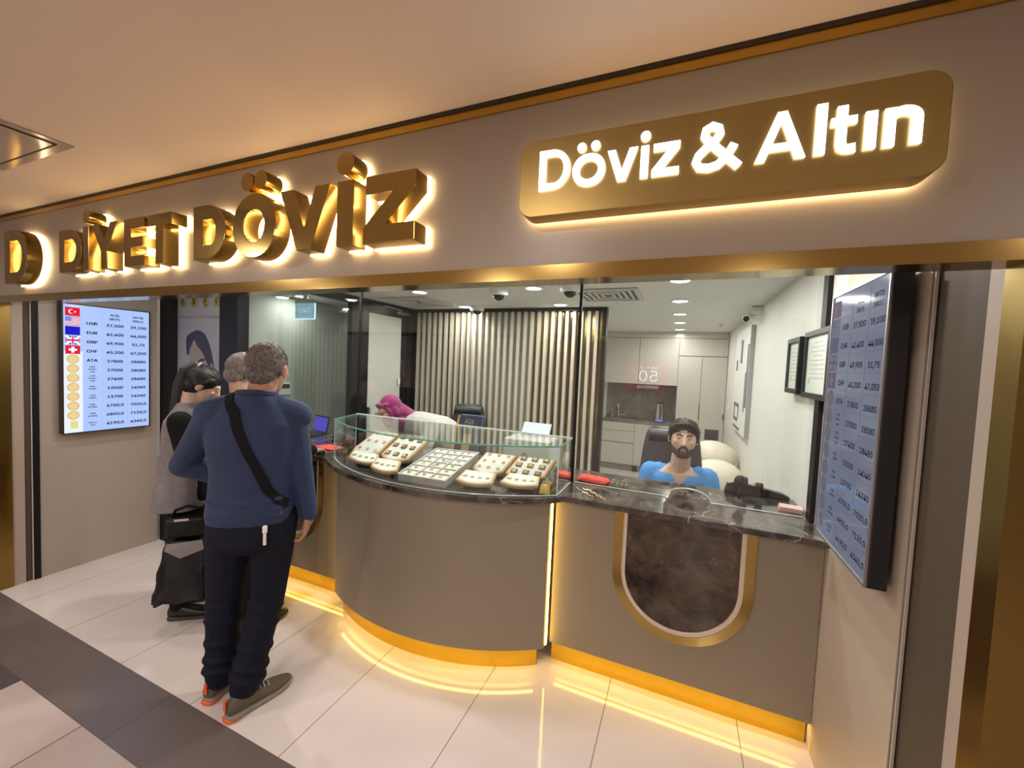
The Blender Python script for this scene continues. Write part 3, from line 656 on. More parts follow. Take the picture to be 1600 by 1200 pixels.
# ------------------------------------------------------------------ glass showcase
sc = thing('glass_showcase', 'low curved glass showcase full of jewellery trays on the worktop', 'showcase', (-1.4, 2.1, .98))
CR, CYC = 1.33, 3.155
def cy(x): return CYC - math.sqrt(CR * CR - (x + 1.385) ** 2)
X0, X1, ZT, BY = -2.185, -.585, 1.252, 2.378
cur = [(X0 + (X1 - X0) * i / 32) for i in range(33)]
fl = [(x, cy(x)) for x in cur]
MB().band([(x, y, .9805) for x, y in fl], [(x, y, ZT - .006) for x, y in fl], [(0, .006, 0)] * 33).build('front_pane', GLASSC, sc)
top = [(x, y) for x, y in fl] + [(X1, BY), (-2.27, BY)]
MB().prism([(x, y, ZT - .0055) for x, y in top], (0, 0, .006)).build('top_pane', GLASSC, sc)
MB().band([(X0, cy(X0), .9805), (-2.27, BY, .9805)], [(X0, cy(X0), ZT - .006), (-2.27, BY, ZT - .006)], [(.006, .002, 0)] * 2).build('side_pane', GLASSC, sc)
MB().band([(X1, cy(X1), .9805), (X1, BY, .9805)], [(X1, cy(X1), ZT - .006), (X1, BY, ZT - .006)], [(-.006, 0, 0)] * 2).build('side_pane', GLASSC, sc)
MB().tube([(x, y - .001, ZT - .0025) for x, y in fl], .0045, n=8).tube([(X0, cy(X0), ZT - .003), (-2.27, BY, ZT - .003)], .004, n=8).tube([(X1, cy(X1), ZT - .003), (X1, BY, ZT - .003)], .004, n=8).build('top_edge', GEDGE, sc)
MB().box(-2.27, X1, BY, BY + .006, ZT - .006, ZT + .004).build('rear_edge', GEDGEW, sc)
MB().tube([(x, y - .001, .984) for x, y in fl], .003, n=8).tube([(X1, cy(X1), .983), (X1, BY, .983)], .003, n=8).build('foot_edge', GEDGEW, sc)
for p in ((X0, cy(X0)), (X1, cy(X1)), (-2.268, BY)): MB().tube([(p[0], p[1], .983), (p[0], p[1], ZT)], .0028, n=8).build('upright_edge', GEDGEW, sc)

# ------------------------------------------------------------------ jewellery trays
def bil(c, u, v):
    fl_, fr_, bl_, br_ = map(Vector, c); return (fl_ * (1 - u) + fr_ * u) * (1 - v) + (bl_ * (1 - u) + br_ * u) * v
def tray(label, c, bulge, inset=.09, th=.022, grp=None):
    t = thing('jewellery_tray', label, 'tray', tuple(bil(c, .5, .5) - Vector((0, 0, th))), grp)
    nrm = (Vector(c[1]) - Vector(c[0])).cross(Vector(c[2]) - Vector(c[0])).normalized(); nrm = nrm if nrm.z > 0 else -nrm
    def outl(e, k):
        P = [bil(c, e + (1 - 2 * e) * i / 12, e - bulge * (1 - (2 * i / 12 - 1) ** 2) * (1 - e)) + nrm * k for i in range(13)]
        return P + [bil(c, 1 - e, 1 - e) + nrm * k, bil(c, e, 1 - e) + nrm * k]
    MB().prism(outl(0, -th), nrm * th).build('tray_body', mat('tray_wood', (0.40, 0.28, 0.17), 0.45), t, bevel=.002, seg=1)
    MB().prism(outl(.022, .0004), nrm * .0012).build('tan_border', TRIMO, t)
    MB().prism(outl(.05, .0018), nrm * .0012).build('cream_border', mat('tray_cream', (.70, .58, .38), .5), t)
    MB().prism(outl(inset, .0032), nrm * .0012).build('velvet_pad', PADW, t)
    # the stand that props the back of the tray up from the worktop
    ft = [Vector((p.x, p.y, .9805)) for p in (bil(c, .15, .35), bil(c, .85, .35), bil(c, .85, .9), bil(c, .15, .9))]
    tp = [p - nrm * (th + .0005) for p in (bil(c, .15, .35), bil(c, .85, .35), bil(c, .85, .9), bil(c, .15, .9))]
    MB().add(ft + tp, [(0, 1, 2, 3), (4, 5, 6, 7), (0, 1, 5, 4), (1, 2, 6, 5), (2, 3, 7, 6), (3, 0, 4, 7)]).build('stand', mat('stand_white', (.55, .52, .47), .4), t)
    return nrm
ORD = {0: 'front', 1: 'middle', 2: 'back'}
NTH = ['first', 'second', 'third', 'fourth', 'fifth']
def coin(label, p, nrm, r, m, grp, holder):
    t = thing('coin' if not holder else 'boxed_coin', label, 'coin', tuple(p), grp)
    u = nrm.orthogonal().normalized()
    u = (Vector((1, 0, 0)) - nrm * nrm.x).normalized(); v = nrm.cross(u)
    if holder:
        MB().obox(p + nrm * .0035, u * r * 1.55, v * r * 1.35, nrm * .0035).build('holder', holder, t, bevel=.001, seg=1)
        MB().obox(p + nrm * .0078, u * r, v * r * .8, nrm * .0012).build('coin_bar', m, t)
    else:
        MB().lathe([(r, 0), (r, .0025), (r * .8, .003)], p, n=14, axis=nrm).build('coin_disc', m, t)
def fill(c, nrm, name, nx, ny, r, kind, v0=.14, v1=.84, u0=.2, u1=.8):
    for j in range(ny):
        for i in range(nx):
            u = u0 + (u1 - u0) * i / max(1, nx - 1); v = v0 + (v1 - v0) * j / max(1, ny - 1) if ny > 1 else .45
            if ny == 1: v = .40 - .10 * (1 - (2 * u - 1) ** 2)
            p = bil(c, u, v) + nrm * .0046
            row = '%s row' % ORD[j] if ny > 1 else 'only row'
            lab = '%s, %s from left, %s of %s' % ('boxed gold coin' if kind == 'box' else 'small coin', NTH[i], row, name)
            m = COING if kind == 'box' else (COINP if (i + j) % 3 else mat('coin_rose', (.45, .30, .26), .4, .6))
            coin(lab, p, nrm, r * (1.25 if (ny == 1 and i == 0) else 1), m, 'coins on ' + name, GEMD if kind == 'box' else None)
TR = [('A1', 'the far left tray', [(-2.13, 2.205, 1.03), (-1.875, 2.185, 1.03), (-2.05, 2.36, 1.15), (-1.835, 2.36, 1.15)], .20, 'disc'),
      ('A2', 'the second tray from the left', [(-1.86, 2.185, 1.03), (-1.605, 2.15, 1.03), (-1.825, 2.36, 1.148), (-1.59, 2.36, 1.13)], .22, 'box'),
      ('B1', 'the second tray from the right', [(-1.178, 2.225, 1.025), (-.965, 2.225, 1.025), (-1.15, 2.362, 1.10), (-.928, 2.362, 1.105)], .30, 'disc'),
      ('B2', 'the far right tray', [(-.952, 2.225, 1.025), (-.705, 2.245, 1.025), (-.918, 2.362, 1.105), (-.675, 2.362, 1.11)], .30, 'box')]
LB = {'A1': 'tilted white tray of loose coins at the far left of the showcase, back row', 'A2': 'tilted tray of boxed coins left of the grey sectioned case',
      'B1': 'tilted white tray of loose coins right of the grey sectioned case', 'B2': 'tilted tray of boxed gold coins at the far right of the showcase'}
for k, nm, c, bu, kind in TR:
    nr = tray(LB[k], c, bu, grp='tilted trays in the showcase'); fill(c, nr, nm, 3, 3, .0125, kind, v0=.10)
SM = [('the small tray at the far left', [(-2.0, 2.03, 1.022), (-1.735, 2.005, 1.022), (-2.07, 2.15, 1.04), (-1.83, 2.135, 1.04)], 'small low tray of coins at the far left corner of the showcase front'),
      ('the small tray left of the grey case', [(-1.722, 1.93, 1.022), (-1.51, 1.92, 1.022), (-1.785, 2.06, 1.04), (-1.59, 2.06, 1.04)], 'small low tray of coins just left of the grey sectioned case'),
      ('the small tray right of the grey case', [(-1.14, 1.965, 1.022), (-.92, 1.985, 1.022), (-1.16, 2.11, 1.04), (-.96, 2.125, 1.04)], 'small low tray of coins just right of the grey sectioned case'),
      ('the small tray at the far right', [(-.905, 2.045, 1.022), (-.69, 2.085, 1.022), (-.905, 2.185, 1.04), (-.72, 2.20, 1.04)], 'small low tray of coins beside the gold bar at the right end')]
for nm, c, lab in SM:
    nr = tray(lab, c, .28, inset=.10, th=.016, grp='small low trays in the showcase'); fill(c, nr, nm, 4, 1, .012, 'disc', u0=.18, u1=.82)
# grey sectioned case in the middle
c = [(-1.475, 1.885, 1.020), (-1.17, 1.90, 1.020), (-1.525, 2.362, 1.078), (-1.205, 2.362, 1.088)]
t = thing('sectioned_case', 'long grey display case of square compartments in the middle of the showcase', 'case', (-1.34, 2.1, .9805))
nr = (Vector(c[1]) - Vector(c[0])).cross(Vector(c[2]) - Vector(c[0])).normalized()
P4 = [Vector(p) for p in (c[0], c[1], c[3], c[2])]
MB().add([Vector((p.x, p.y, .9805)) for p in P4] + [p - nr * .004 for p in P4], [(0, 1, 2, 3), (4, 5, 6, 7), (0, 1, 5, 4), (1, 2, 6, 5), (2, 3, 7, 6), (3, 0, 4, 7)]).build('case_body', TRAYG, t)
g = MB(); pad = MB(); pad2 = MB(); ncx, ncy = 3, 6
for i in range(ncx + 1):
    u = i / ncx; a, b = bil(c, u, 0), bil(c, u, 1); s = (b - a).cross(nr).normalized() * .0045
    g.add([a - s - nr * .004, a + s - nr * .004, b + s - nr * .004, b - s - nr * .004, a - s + nr * .004, a + s + nr * .004, b + s + nr * .004, b - s + nr * .004], [(0, 1, 2, 3), (4, 5, 6, 7), (0, 1, 5, 4), (1, 2, 6, 5), (2, 3, 7, 6), (3, 0, 4, 7)])
for j in range(ncy + 1):
    v = j / ncy; a, b = bil(c, 0, v), bil(c, 1, v); s = (b - a).cross(nr).normalized() * .0045
    g.add([a - s - nr * .004, a + s - nr * .004, b + s - nr * .004, b - s - nr * .004, a - s + nr * .004, a + s + nr * .004, b + s + nr * .004, b - s + nr * .004], [(0, 1, 2, 3), (4, 5, 6, 7), (0, 1, 5, 4), (1, 2, 6, 5), (2, 3, 7, 6), (3, 0, 4, 7)])
g.build('dividers', mat('divider_grey', (.50, .48, .45), .5), t)
for j in range(ncy):
    for i in range(ncx):
        ctr = bil(c, (i + .5) / ncx, (j + .5) / ncy); u = (bil(c, 1, .5) - bil(c, 0, .5)) / ncx * .38; v = (bil(c, .5, 1) - bil(c, .5, 0)) / ncy * .36
        (pad if j < 3 else pad2).obox(ctr - nr * .0025, u, v, nr * .001)
pad.build('lower_pads', mat('pad_cream', (.70, .68, .60), .6), t); pad2.build('upper_pads', mat('pad_white', (.66, .67, .70), .6), t)
for j in range(ncy):
    for i in range(ncx):
        ctr = bil(c, (i + .5) / ncx, (j + .5) / ncy); m = (COING, GEMD, COINP, mat('coin_rose', (.45, .30, .26), .4, .6))[(i * 2 + j * 3) % 4]
        rg = thing('ring', 'ring, %s column, %s row from the front of the grey sectioned case' % (('left', 'centre', 'right')[i], (NTH + ['sixth'])[j]), 'ring', tuple(ctr), 'rings in the grey sectioned case')
        ps_ = [ctr + nr * .004 + .0095 * (math.cos(a) * Vector((1, 0, 0)) + math.sin(a) * Vector((0, 1, 0))) for a in [2 * PI * q / 14 for q in range(15)]]
        MB().tube(ps_, .0018, n=6).build('band', m, rg); MB().ell(ctr + nr * .006 + Vector((0, -.0095, 0)), (.006, .005, .004), n=8, k=6).build('stone', (GEMD, mat('gem_blue', (.10, .14, .30), .2), mat('gem_pale', (.7, .7, .72), .15))[(i + j) % 3], rg)
# gold bars, cloths and small goods on the worktop
def gbar(lab, c, ax, hx, hy, hz):
    ax = Vector(ax).normalized(); ay = Vector((0, 0, 1)).cross(ax); c = Vector(c)
    vs = [c + ax * sx * hx * k + ay * sy * hy * k + Vector((0, 0, z)) for z, k in ((0, 1), (2 * hz, .8)) for sx, sy in ((-1, -1), (1, -1), (1, 1), (-1, 1))]
    tag(MB().add(vs, [(0, 1, 2, 3), (4, 5, 6, 7), (0, 1, 5, 4), (1, 2, 6, 5), (2, 3, 7, 6), (3, 0, 4, 7)]).build('gold_bar', GOLD, bevel=.003, seg=2), lab, 'gold bar', 'dummy gold bars in the showcase')
gbar('gold bar at the left end of the showcase behind the small tray', (-2.175, 2.245, .9815), (.25, 1, 0), .06, .03, .022)
gbar('gold bar at the right end of the showcase beside the small tray', (-.648, 2.13, .9815), (.02, 1, 0), .06, .034, .026)
def cloth(name, lab, pts, z, h, mt=REDC, cat='cloth', grp=None):
    g = MB(); n = len(pts); cx = sum(p[0] for p in pts) / n; cyy = sum(p[1] for p in pts) / n
    rings = []
    for k, zz in ((1, 0), (1.02, h * .3), (.97, h * .75), (.8, h), (.4, h * 1.15), (.05, h * 1.05)):
        rings.append([(cx + (x - cx) * k, cyy + (y - cyy) * k, z + zz + (0.25 * h * math.sin(9 * i + 5 * k) if zz > h * .3 else 0)) for i, (x, y) in enumerate(pts)])
    o = g.loft(rings).build(name, mt, smooth='all', sub=1); tag(o, lab, cat, grp)
def sub(pts, n=4):
    P = []
    for i in range(len(pts)):
        a, b = pts[i], pts[(i + 1) % len(pts)]
        P += [(a[0] + (b[0] - a[0]) * k / n, a[1] + (b[1] - a[1]) * k / n) for k in range(n)]
    return P
cloth('folded_cloth', 'flat red cloth on the worktop left of the showcase', sub([(-2.56, 2.25), (-2.36, 2.235), (-2.33, 2.34), (-2.52, 2.37)]), .9805, .012, grp='red cloths on the worktop')
cloth('folded_cloth', 'thick folded red cloth behind the glass right of the showcase', sub([(-.56, 2.44), (-.385, 2.415), (-.36, 2.50), (-.555, 2.55)]), .9805, .030, grp='red cloths on the worktop')
cloth('folded_cloth', 'small red cloth half hidden behind the right end of the showcase', sub([(-.70, 2.45), (-.60, 2.44), (-.60, 2.53), (-.70, 2.54)]), .9805, .026, grp='red cloths on the worktop')
for i in range(4):
    x = -.345 + i * .027
    tag(MB().lathe([(.011, 0), (.0115, .016), (.009, .022)], (x, 2.455 - .003 * i, .9805), n=14).build('coin_roll', mat('coin_roll', (.28, .25, .19), .5, .3), smooth=True), 'little beige coin roll, %s from the left, in a row behind the glass' % NTH[i], 'coin roll', 'coin rolls behind the glass')
# gold chains laid out in front of the glass
for i, (x0, y0, x1, y1) in enumerate([(-.53, 2.29, -.40, 2.16), (-.50, 2.31, -.33, 2.145), (-.47, 2.30, -.36, 2.19)]):
    pts = [(x0 + (x1 - x0) * k / 18 + .006 * math.sin(k * 1.3 + i), y0 + (y1 - y0) * k / 18 + .006 * math.cos(k * 1.1 + i), .984) for k in range(19)]
    tag(MB().tube(pts, .003, n=6).build('chain', COING if i % 2 else mat('chain_silver', (.7, .66, .66), .25, 1.0), smooth=True), 'thin %s chain, %s from the left, laid on the worktop right of the showcase' % ('gold' if i % 2 else 'silver', NTH[i]), 'chain', 'chains on the worktop')
g = thing('banknote_stack', 'stack of pink banknotes at the right end of the worktop', 'banknotes', (.560, 2.5, .9805))
for k in range(6):
    MB().obox((.560 + .001 * k, 2.50, .9825 + .0035 * k), Vector((.05, -.005, 0)), Vector((.004, .036, 0)), Vector((0, 0, .0016))).build('note', mat('note_pink', (.66, .36, .36), .6) if k < 5 else mat('note_pale', (.72, .52, .50), .6), g)

# ------------------------------------------------------------------ ceiling fittings
RIMW = mat('lamp_rim', (.8, .79, .76), .4)
where = ['front lamp of the right-hand row above the seated man', 'second lamp of the row running back over the kitchen passage', 'third lamp of the row running back over the kitchen passage',
         'fourth lamp of the row running back over the kitchen passage', 'last lamp of the row, nearest the kitchen cupboards', 'front lamp above the clerk in the magenta scarf', 'lamp at the left end of the slatted partition',
         'front lamp between two dome cameras', 'lamp at the right end of the slatted partition', 'lamp beyond the left glazed partition beside the exit sign']
first = None
for (x, y), l in zip(DOWN, where):
    if first is None:
        t = first = thing('downlight', 'round recessed ceiling lamp, ' + l, 'lamp', (x, y, 2.299), 'round ceiling lamps in the shop')
        MB().lathe([(.082, 0), (.082, -.006), (.062, -.008), (.062, 0)], (x, y, 2.299), n=28).build('rim', RIMW, t, smooth=True)
        MB().lathe([(.061, -.001), (.061, -.005)], (x, y, 2.299), n=28).build('diffuser', LAMPW, t)
    else: copytree(first, (x, y, 2.299), 'round recessed ceiling lamp, ' + l)
for (x, y), l in zip(FRONT, ('over the right desk', 'over the glass showcase', 'over the left desk and the queue', 'before the left rate screen')):
    copytree(first, (x, y, 2.299), 'round ceiling lamp hidden behind the fascia ' + l, 'ceiling lamps in front of the glass')
def grille(label, x0, x1, y0, y1):
    t = thing('ceiling_vent', label, 'vent', ((x0 + x1) / 2, (y0 + y1) / 2, 2.298)); z = 2.296
    MB().box(x0, x1, y0, y1, z + .001, 2.2995).build('backing', mat('vent_dark', (.10, .10, .10), .7), t)
    g = MB()
    for k in range(5):
        e = .03 + k * .048
        if x1 - x0 - 2 * e < .06: break
        a0, a1, b0, b1, w_ = x0 + e, x1 - e, y0 + e, y1 - e, .022
        for (p, q, r, s_) in ((a0, a1, b0, b0 + w_), (a0, a1, b1 - w_, b1), (a0, a0 + w_, b0 + w_, b1 - w_), (a1 - w_, a1, b0 + w_, b1 - w_)): g.box(p, q, r, s_, z - .008, z)
    g.build('louvres', mat('vent_white', (.62, .61, .58), .5), t)
    MB().box(x0 - .03, x1 + .03, y0 - .03, y0 + .004, z - .010, z).box(x0 - .03, x1 + .03, y1 - .004, y1 + .03, z - .010, z).box(x0 - .03, x0 + .004, y0, y1, z - .010, z).box(x1 - .004, x1 + .03, y0, y1, z - .010, z).build('frame', mat('vent_white', (.62, .61, .58), .5), t)
grille('square ceiling vent right of the slatted partition', -.84, -.38, 3.23, 3.72)
grille('square ceiling vent above the glazed door on the left', -2.86, -2.38, 3.34, 3.85)
def dome(label, x, y, k=1.0):
    t = thing('dome_camera', label, 'camera', (x, y, 2.299), 'dome cameras on the ceiling')
    MB().lathe([(.072 * k, 0), (.072 * k, -.030 * k), (.064 * k, -.042 * k), (.02, -.044 * k)], (x, y, 2.299), n=24).build('housing', WHITEP, t, smooth=True)
    c = Vector((x, y, 2.262)); MB().lathe([(.046 * k * math.cos(a), -.046 * k * math.sin(a)) for a in [PI / 2 * q / 6 * .98 for q in range(7)]], (x, y, 2.260), n=20).build('lens_dome', BLKG, t, smooth=True)
dome('white dome camera on the ceiling between the two front lamps', -1.46, 3.12, 1.1)
dome('white dome camera beside the black seam of the glass screen', -.83, 3.06, 1.1)
dome('white dome camera just in front of the slatted partition', -2.14, 4.02, 1.1)
t = thing('bullet_camera', 'white bullet camera high on the right wall near the ceiling', 'camera', (.56, 4.25, 2.29))
MB().box(.55, .624, 4.22, 4.28, 2.23, 2.295).build('bracket', WHITEP, t); MB().lathe([(.035, 0), (.035, .14), (.028, .15)], (.55, 4.30, 2.215), n=16, axis=(-.35, -.9, -.25)).build('barrel', WHITEP, t, smooth=True)
MB().lathe([(.026, 0), (.026, .006)], Vector((.55, 4.30, 2.215)) + Vector((-.35, -.9, -.25)).normalized() * .149, n=16, axis=(-.35, -.9, -.25)).build('lens', BLKG, t)
tag(MB().lathe([(.035, 0), (.035, -.006), (.012, -.008), (.012, -.03), (.024, -.034), (.024, -.038), (.004, -.040)], (.41, 5.72, 2.299), n=16).build('sprinkler', CHROME, smooth=True), 'small chrome sprinkler head on the ceiling near the right wall', 'sprinkler')
t = thing('exit_sign', 'hanging pale blue lit sign plate beyond the left glazed partition', 'sign', (-3.57, 3.0, 2.29))
MB().box(-3.70, -3.44, 2.985, 3.015, 2.205, 2.24).box(-3.59, -3.55, 2.99, 3.01, 2.24, 2.30).build('housing', WHITEP, t)
MB().box(-3.705, -3.435, 2.996, 3.004, 2.05, 2.205).build('plate', mat('sign_plate', (.25, .38, .45), .2, emit=(.45, .70, .95), estr=.45), t)
MB().box(-3.707, -3.433, 2.994, 3.006, 2.044, 2.050).box(-3.433, -3.428, 2.994, 3.006, 2.044, 2.205).build('lit_edge', emat('sign_edge', (.6, .85, 1), 1.6), t)
g = MB(); put_text(g, 'ÇIKIŞ', (-3.66, 2.9955, 2.10), (1, 0, 0), (0, 0, 1), box=(.18, .06)); g.build('lettering', emat('sign_text', (.7, .85, .95), .8), t)
t = thing('wall_keypad', 'white keypad with a dark display on the corridor wall at the left', 'keypad', (-3.93, 3.08, 1.30))
MB().box(-3.9495, -3.915, 2.985, 3.13, 1.245, 1.375).build('body', WHITEP, t, bevel=.006); MB().box(-3.9148, -3.9135, 3.0, 3.115, 1.315, 1.36).build('display', BLKG, t)
tag(MB().box(-3.9495, -3.942, 2.66, 2.90, 1.46, 1.56).build('notice', WHITEP), 'small white notice on the corridor wall above the keypad', 'notice')
tag(MB().box(XR - .012, XR - .0005, 6.28, 6.37, 1.18, 1.26).build('light_switch', WHITEP, bevel=.003), 'white light switch on the right wall beside the tall cupboard', 'switch')

# ------------------------------------------------------------------ mall ceiling access panel
t = thing('ceiling_panel', 'square glossy access panel flush in the mall ceiling at the top left', 'ceiling panel', (-2.62, .53, 2.47))
MB().box(-2.90, -2.33, .26, .80, 2.464, 2.4715).build('panel', mat('panel_gloss', (.44, .385, .35), .10), t)
MB().box(-2.94, -2.29, .80, .84, 2.467, 2.4718).box(-2.94, -2.29, .22, .26, 2.467, 2.4718).box(-2.94, -2.90, .26, .80, 2.467, 2.4718).box(-2.33, -2.29, .26, .80, 2.467, 2.4718).build('frame', mat('panel_frame', (.42, .35, .30), .12), t)
MB().box(-2.905, -2.325, .797, .803, 2.463, 2.466).box(-2.333, -2.327, .26, .80, 2.463, 2.466).box(-2.903, -2.897, .26, .80, 2.463, 2.466).build('gap', mat('shadow_gap', (.03, .02, .012), .6), t)

# ------------------------------------------------------------------ kitchen at the back
KY = 6.87
def cab(name, label, x0, x1, z0, z1, y1, splits_x=(), splits_z=(), part='door', grp=None, group=None):
    t = thing(name, label, 'cabinet', ((x0 + x1) / 2, (KY + y1) / 2, z0), group)
    MB().box(x0, x1, KY + .02, y1, z0, z1).build('body', CAB, t)
    xs = [x0] + list(splits_x) + [x1]; zs = [z0] + list(splits_z) + [z1]
    for i in range(len(xs) - 1):
        for j in range(len(zs) - 1):
            MB().box(xs[i] + .003, xs[i + 1] - .003, KY, KY + .018, zs[j] + .003, zs[j + 1] - .003).build(part, CAB, t, bevel=.001, seg=1)
    return t
cab('wall_cabinet', 'two door glossy beige wall cupboard over the kitchen sink', -1.20, -.065, 1.452, 2.20, 7.27, (-.655,))
t = cab('tall_cabinet', 'tall glossy beige cupboard with two doors beside the right wall', -.062, XR - .004, .10, 1.925, 7.27, (.275,))
MB().box(.262, .272, KY - .014, KY + .001, .96, 1.19).build('handle', mat('handle_bronze', (.20, .16, .12), .4, .6), t)
MB().box(XR - .03, XR - .012, KY - .014, KY + .001, .98, 1.06).build('handle', mat('handle_bronze', (.20, .16, .12), .4, .6), t)
MB().box(.37, .56, KY - .006, KY + .001, .655, .815).build('vent_panel', DKG, t)
MB().box(-.062, XR - .004, KY + .03, 7.27, 0, .098).build('plinth', mat('kick_grey', (.25, .24, .22), .5), t)
cab('top_cabinet', 'glossy beige cupboard under the ceiling above the tall doors', -.062, XR - .004, 1.93, 2.20, 7.27)
tag(MB().box(-1.57, XR - .004, KY + .006, 7.27, 2.204, 2.2995).build('cupboard_cornice', CAB), 'beige filler strip between the cupboards and the ceiling', 'filler strip')
t = thing('base_cabinet', 'glossy beige kitchen base unit with drawers under the stone counter', 'cabinet', (-.63, 7.05, 0))
MB().box(-1.20, -.065, KY + .02, 7.27, .10, .805).build('body', CAB, t)
for z0, z1 in ((.665, .80), (.475, .66), (.115, .455)): MB().box(-1.197, -.668, KY, KY + .018, z0, z1).build('drawer', CAB, t, bevel=.001, seg=1)
MB().box(-.662, -.068, KY, KY + .018, .115, .80).build('door', CAB, t, bevel=.001, seg=1)
MB().box(-1.20, -.065, KY + .05, 7.27, 0, .099).build('plinth', mat('kick_grey', (.25, .24, .22), .5), t)
MB().box(-.675, -.60, KY + .03, KY + .05, .005, .095).build('kick_vent', BLACK, t)
t = thing('kitchen_counter', 'grey stone kitchen counter with a sink and matching splashback', 'counter', (-.63, 7.05, .806))
MB().box(-1.20, -.064, KY - .005, 7.27, .806, .845).build('stone_top', KSTONE, t)
MB().box(-1.20, -.064, 7.25, 7.279, .846, 1.451).build('splashback', KSTONE, t)
MB().box(-1.10, -.70, 6.95, 7.14, .8455, .849).box(-1.06, -.74, 6.98, 7.11, .849, .8495).build('sink_rim', STEEL, t)
t = thing('tap', 'chrome swan neck tap over the kitchen sink', 'tap', (-.98, 7.2, .846))
MB().lathe([(.028, 0), (.028, .01), (.014, .02), (.014, .06)], (-.98, 7.2, .8465), n=14).build('base', CHROME, t, smooth=True)
MB().tube([(-.98, 7.2, .90), (-.98, 7.2, 1.06)] + [(-.98, 7.2 - .05 + .05 * math.cos(a), 1.06 + .05 * math.sin(a)) for a in [PI * k / 8 for k in range(1, 9)]] + [(-.98, 7.10, 1.03)], .011).build('spout', CHROME, t, smooth=True)
MB().tube([(-.97, 7.2, .895), (-.88, 7.18, .90), (-.84, 7.17, .915)], .011).build('lever', CHROME, t, smooth=True)
t = thing('soap_bottle', 'small soap bottle at the left end of the kitchen counter', 'bottle', (-1.09, 7.2, .846))
MB().lathe([(.032, 0), (.034, .06), (.03, .09), (.012, .10)], (-1.09, 7.2, .8465), n=16).build('bottle', mat('soap_grey', (.2, .2, .2), .15), t, smooth=True); MB().tube([(-1.09, 7.2, .94), (-1.09, 7.2, .975), (-1.09, 7.165, .975)], .006).build('pump', CHROME, t)
t = thing('kettle', 'tall steel electric kettle with a blue glowing base on the kitchen counter', 'kettle', (-.30, 7.0, .846))
MB().lathe([(.085, 0), (.085, .016)], (-.30, 7.0, .8465), n=24).build('power_base', BLKP, t); MB().lathe([(.074, .017), (.074, .023)], (-.30, 7.0, .8465), n=24).build('glow_ring', emat('kettle_glow', (.08, .08, 1.0), 3.0), t)
MB().lathe([(.075, .023), (.070, .10), (.056, .27), (.050, .30)], (-.30, 7.0, .8465), n=24).build('jug', STEEL, t, smooth=True)
MB().lathe([(.050, .30), (.048, .32), (.01, .33)], (-.30, 7.0, .8465), n=24).build('lid', BLKP, t); MB().tube([(-.30, 6.94, 1.15), (-.29, 6.90, 1.13), (-.285, 6.89, 1.0), (-.29, 6.925, .90)], .014).build('handle', BLKP, t, smooth=True)

# ------------------------------------------------------------------ right wall: canvas, certificates
t = thing('canvas_picture', 'tall white abstract canvas with grey strokes on the right wall', 'picture', (XR - .02, 5.0, 1.6))
MB().box(XR - .04, XR - .0005, 4.48, 5.55, 1.06, 2.16).build('canvas', mat('canvas_white', (.74, .72, .70), .6), t)
g = MB(); X_ = XR - .0412
def stroke(y0, y1, z0, z1, k): g.box(X_ - .0005 * k, X_, y0, y1, z0, z1)
for y0, y1, z0, z1 in ((4.50, 4.60, 1.35, 1.98), (4.62, 4.68, 1.30, 1.70), (5.30, 5.42, 1.72, 1.84), (4.95, 5.10, 1.80, 2.05), (5.05, 5.40, 1.16, 1.20), (5.00, 5.06, 1.20, 1.34), (5.32, 5.40, 1.20, 1.34), (5.00, 5.40, 1.32, 1.36), (4.85, 5.40, 1.08, 1.11)): stroke(y0, y1, z0, z1, 1)
g.build('strokes', mat('stroke_grey', (.16, .155, .165), .7), t)
MB().box(XR - .0405, XR - .001, 4.474, 4.480, 1.06, 2.16).build('side_edge', mat('canvas_edge', (.35, .34, .34), .6), t)
for lab, y0, y1, z0, z1, dpt in (('narrow black framed certificate on the right wall, farther from the rate screen', 2.63, 2.90, 1.585, 1.90, .05), ('wide black framed certificate on the right wall, half behind the rate screen', 2.20, 2.60, 1.575, 1.915, .035)):
    t = thing('framed_certificate', lab, 'frame', (XR - .02, (y0 + y1) / 2, z0), 'framed certificates'); f = .028
    MB().box(XR - dpt, XR - .0005, y0, y1, z0, z0 + f).box(XR - dpt, XR - .0005, y0, y1, z1 - f, z1).box(XR - dpt, XR - .0005, y0, y0 + f, z0 + f, z1 - f).box(XR - dpt, XR - .0005, y1 - f, y1, z0 + f, z1 - f).build('frame', BLKP, t, bevel=.002, seg=1)
    MB().box(XR - dpt + .012, XR - .002, y0 + f, y1 - f, z0 + f, z1 - f).build('paper', mat('certificate_paper', (.64, .70, .64), .3), t)
    g = MB(); xx = XR - dpt + .0115
    for k in range(9):
        w_ = (y1 - y0) * (.16 if k in (0, 3) else .28); m_ = (y0 + y1) / 2; z = z1 - f - .035 - k * .022
        g.box(xx - .0004, xx, m_ - w_, m_ + w_, z, z + .005)
    g.build('print_lines', mat('print_grey', (.44, .49, .45), .6), t)
    MB().lathe([(.016, 0), (.016, .0006)], (xx, y1 - .085, z0 + .085), n=16, axis=(-1, 0, 0)).build('seal', mat('seal_tan', (.6, .42, .25), .5), t)

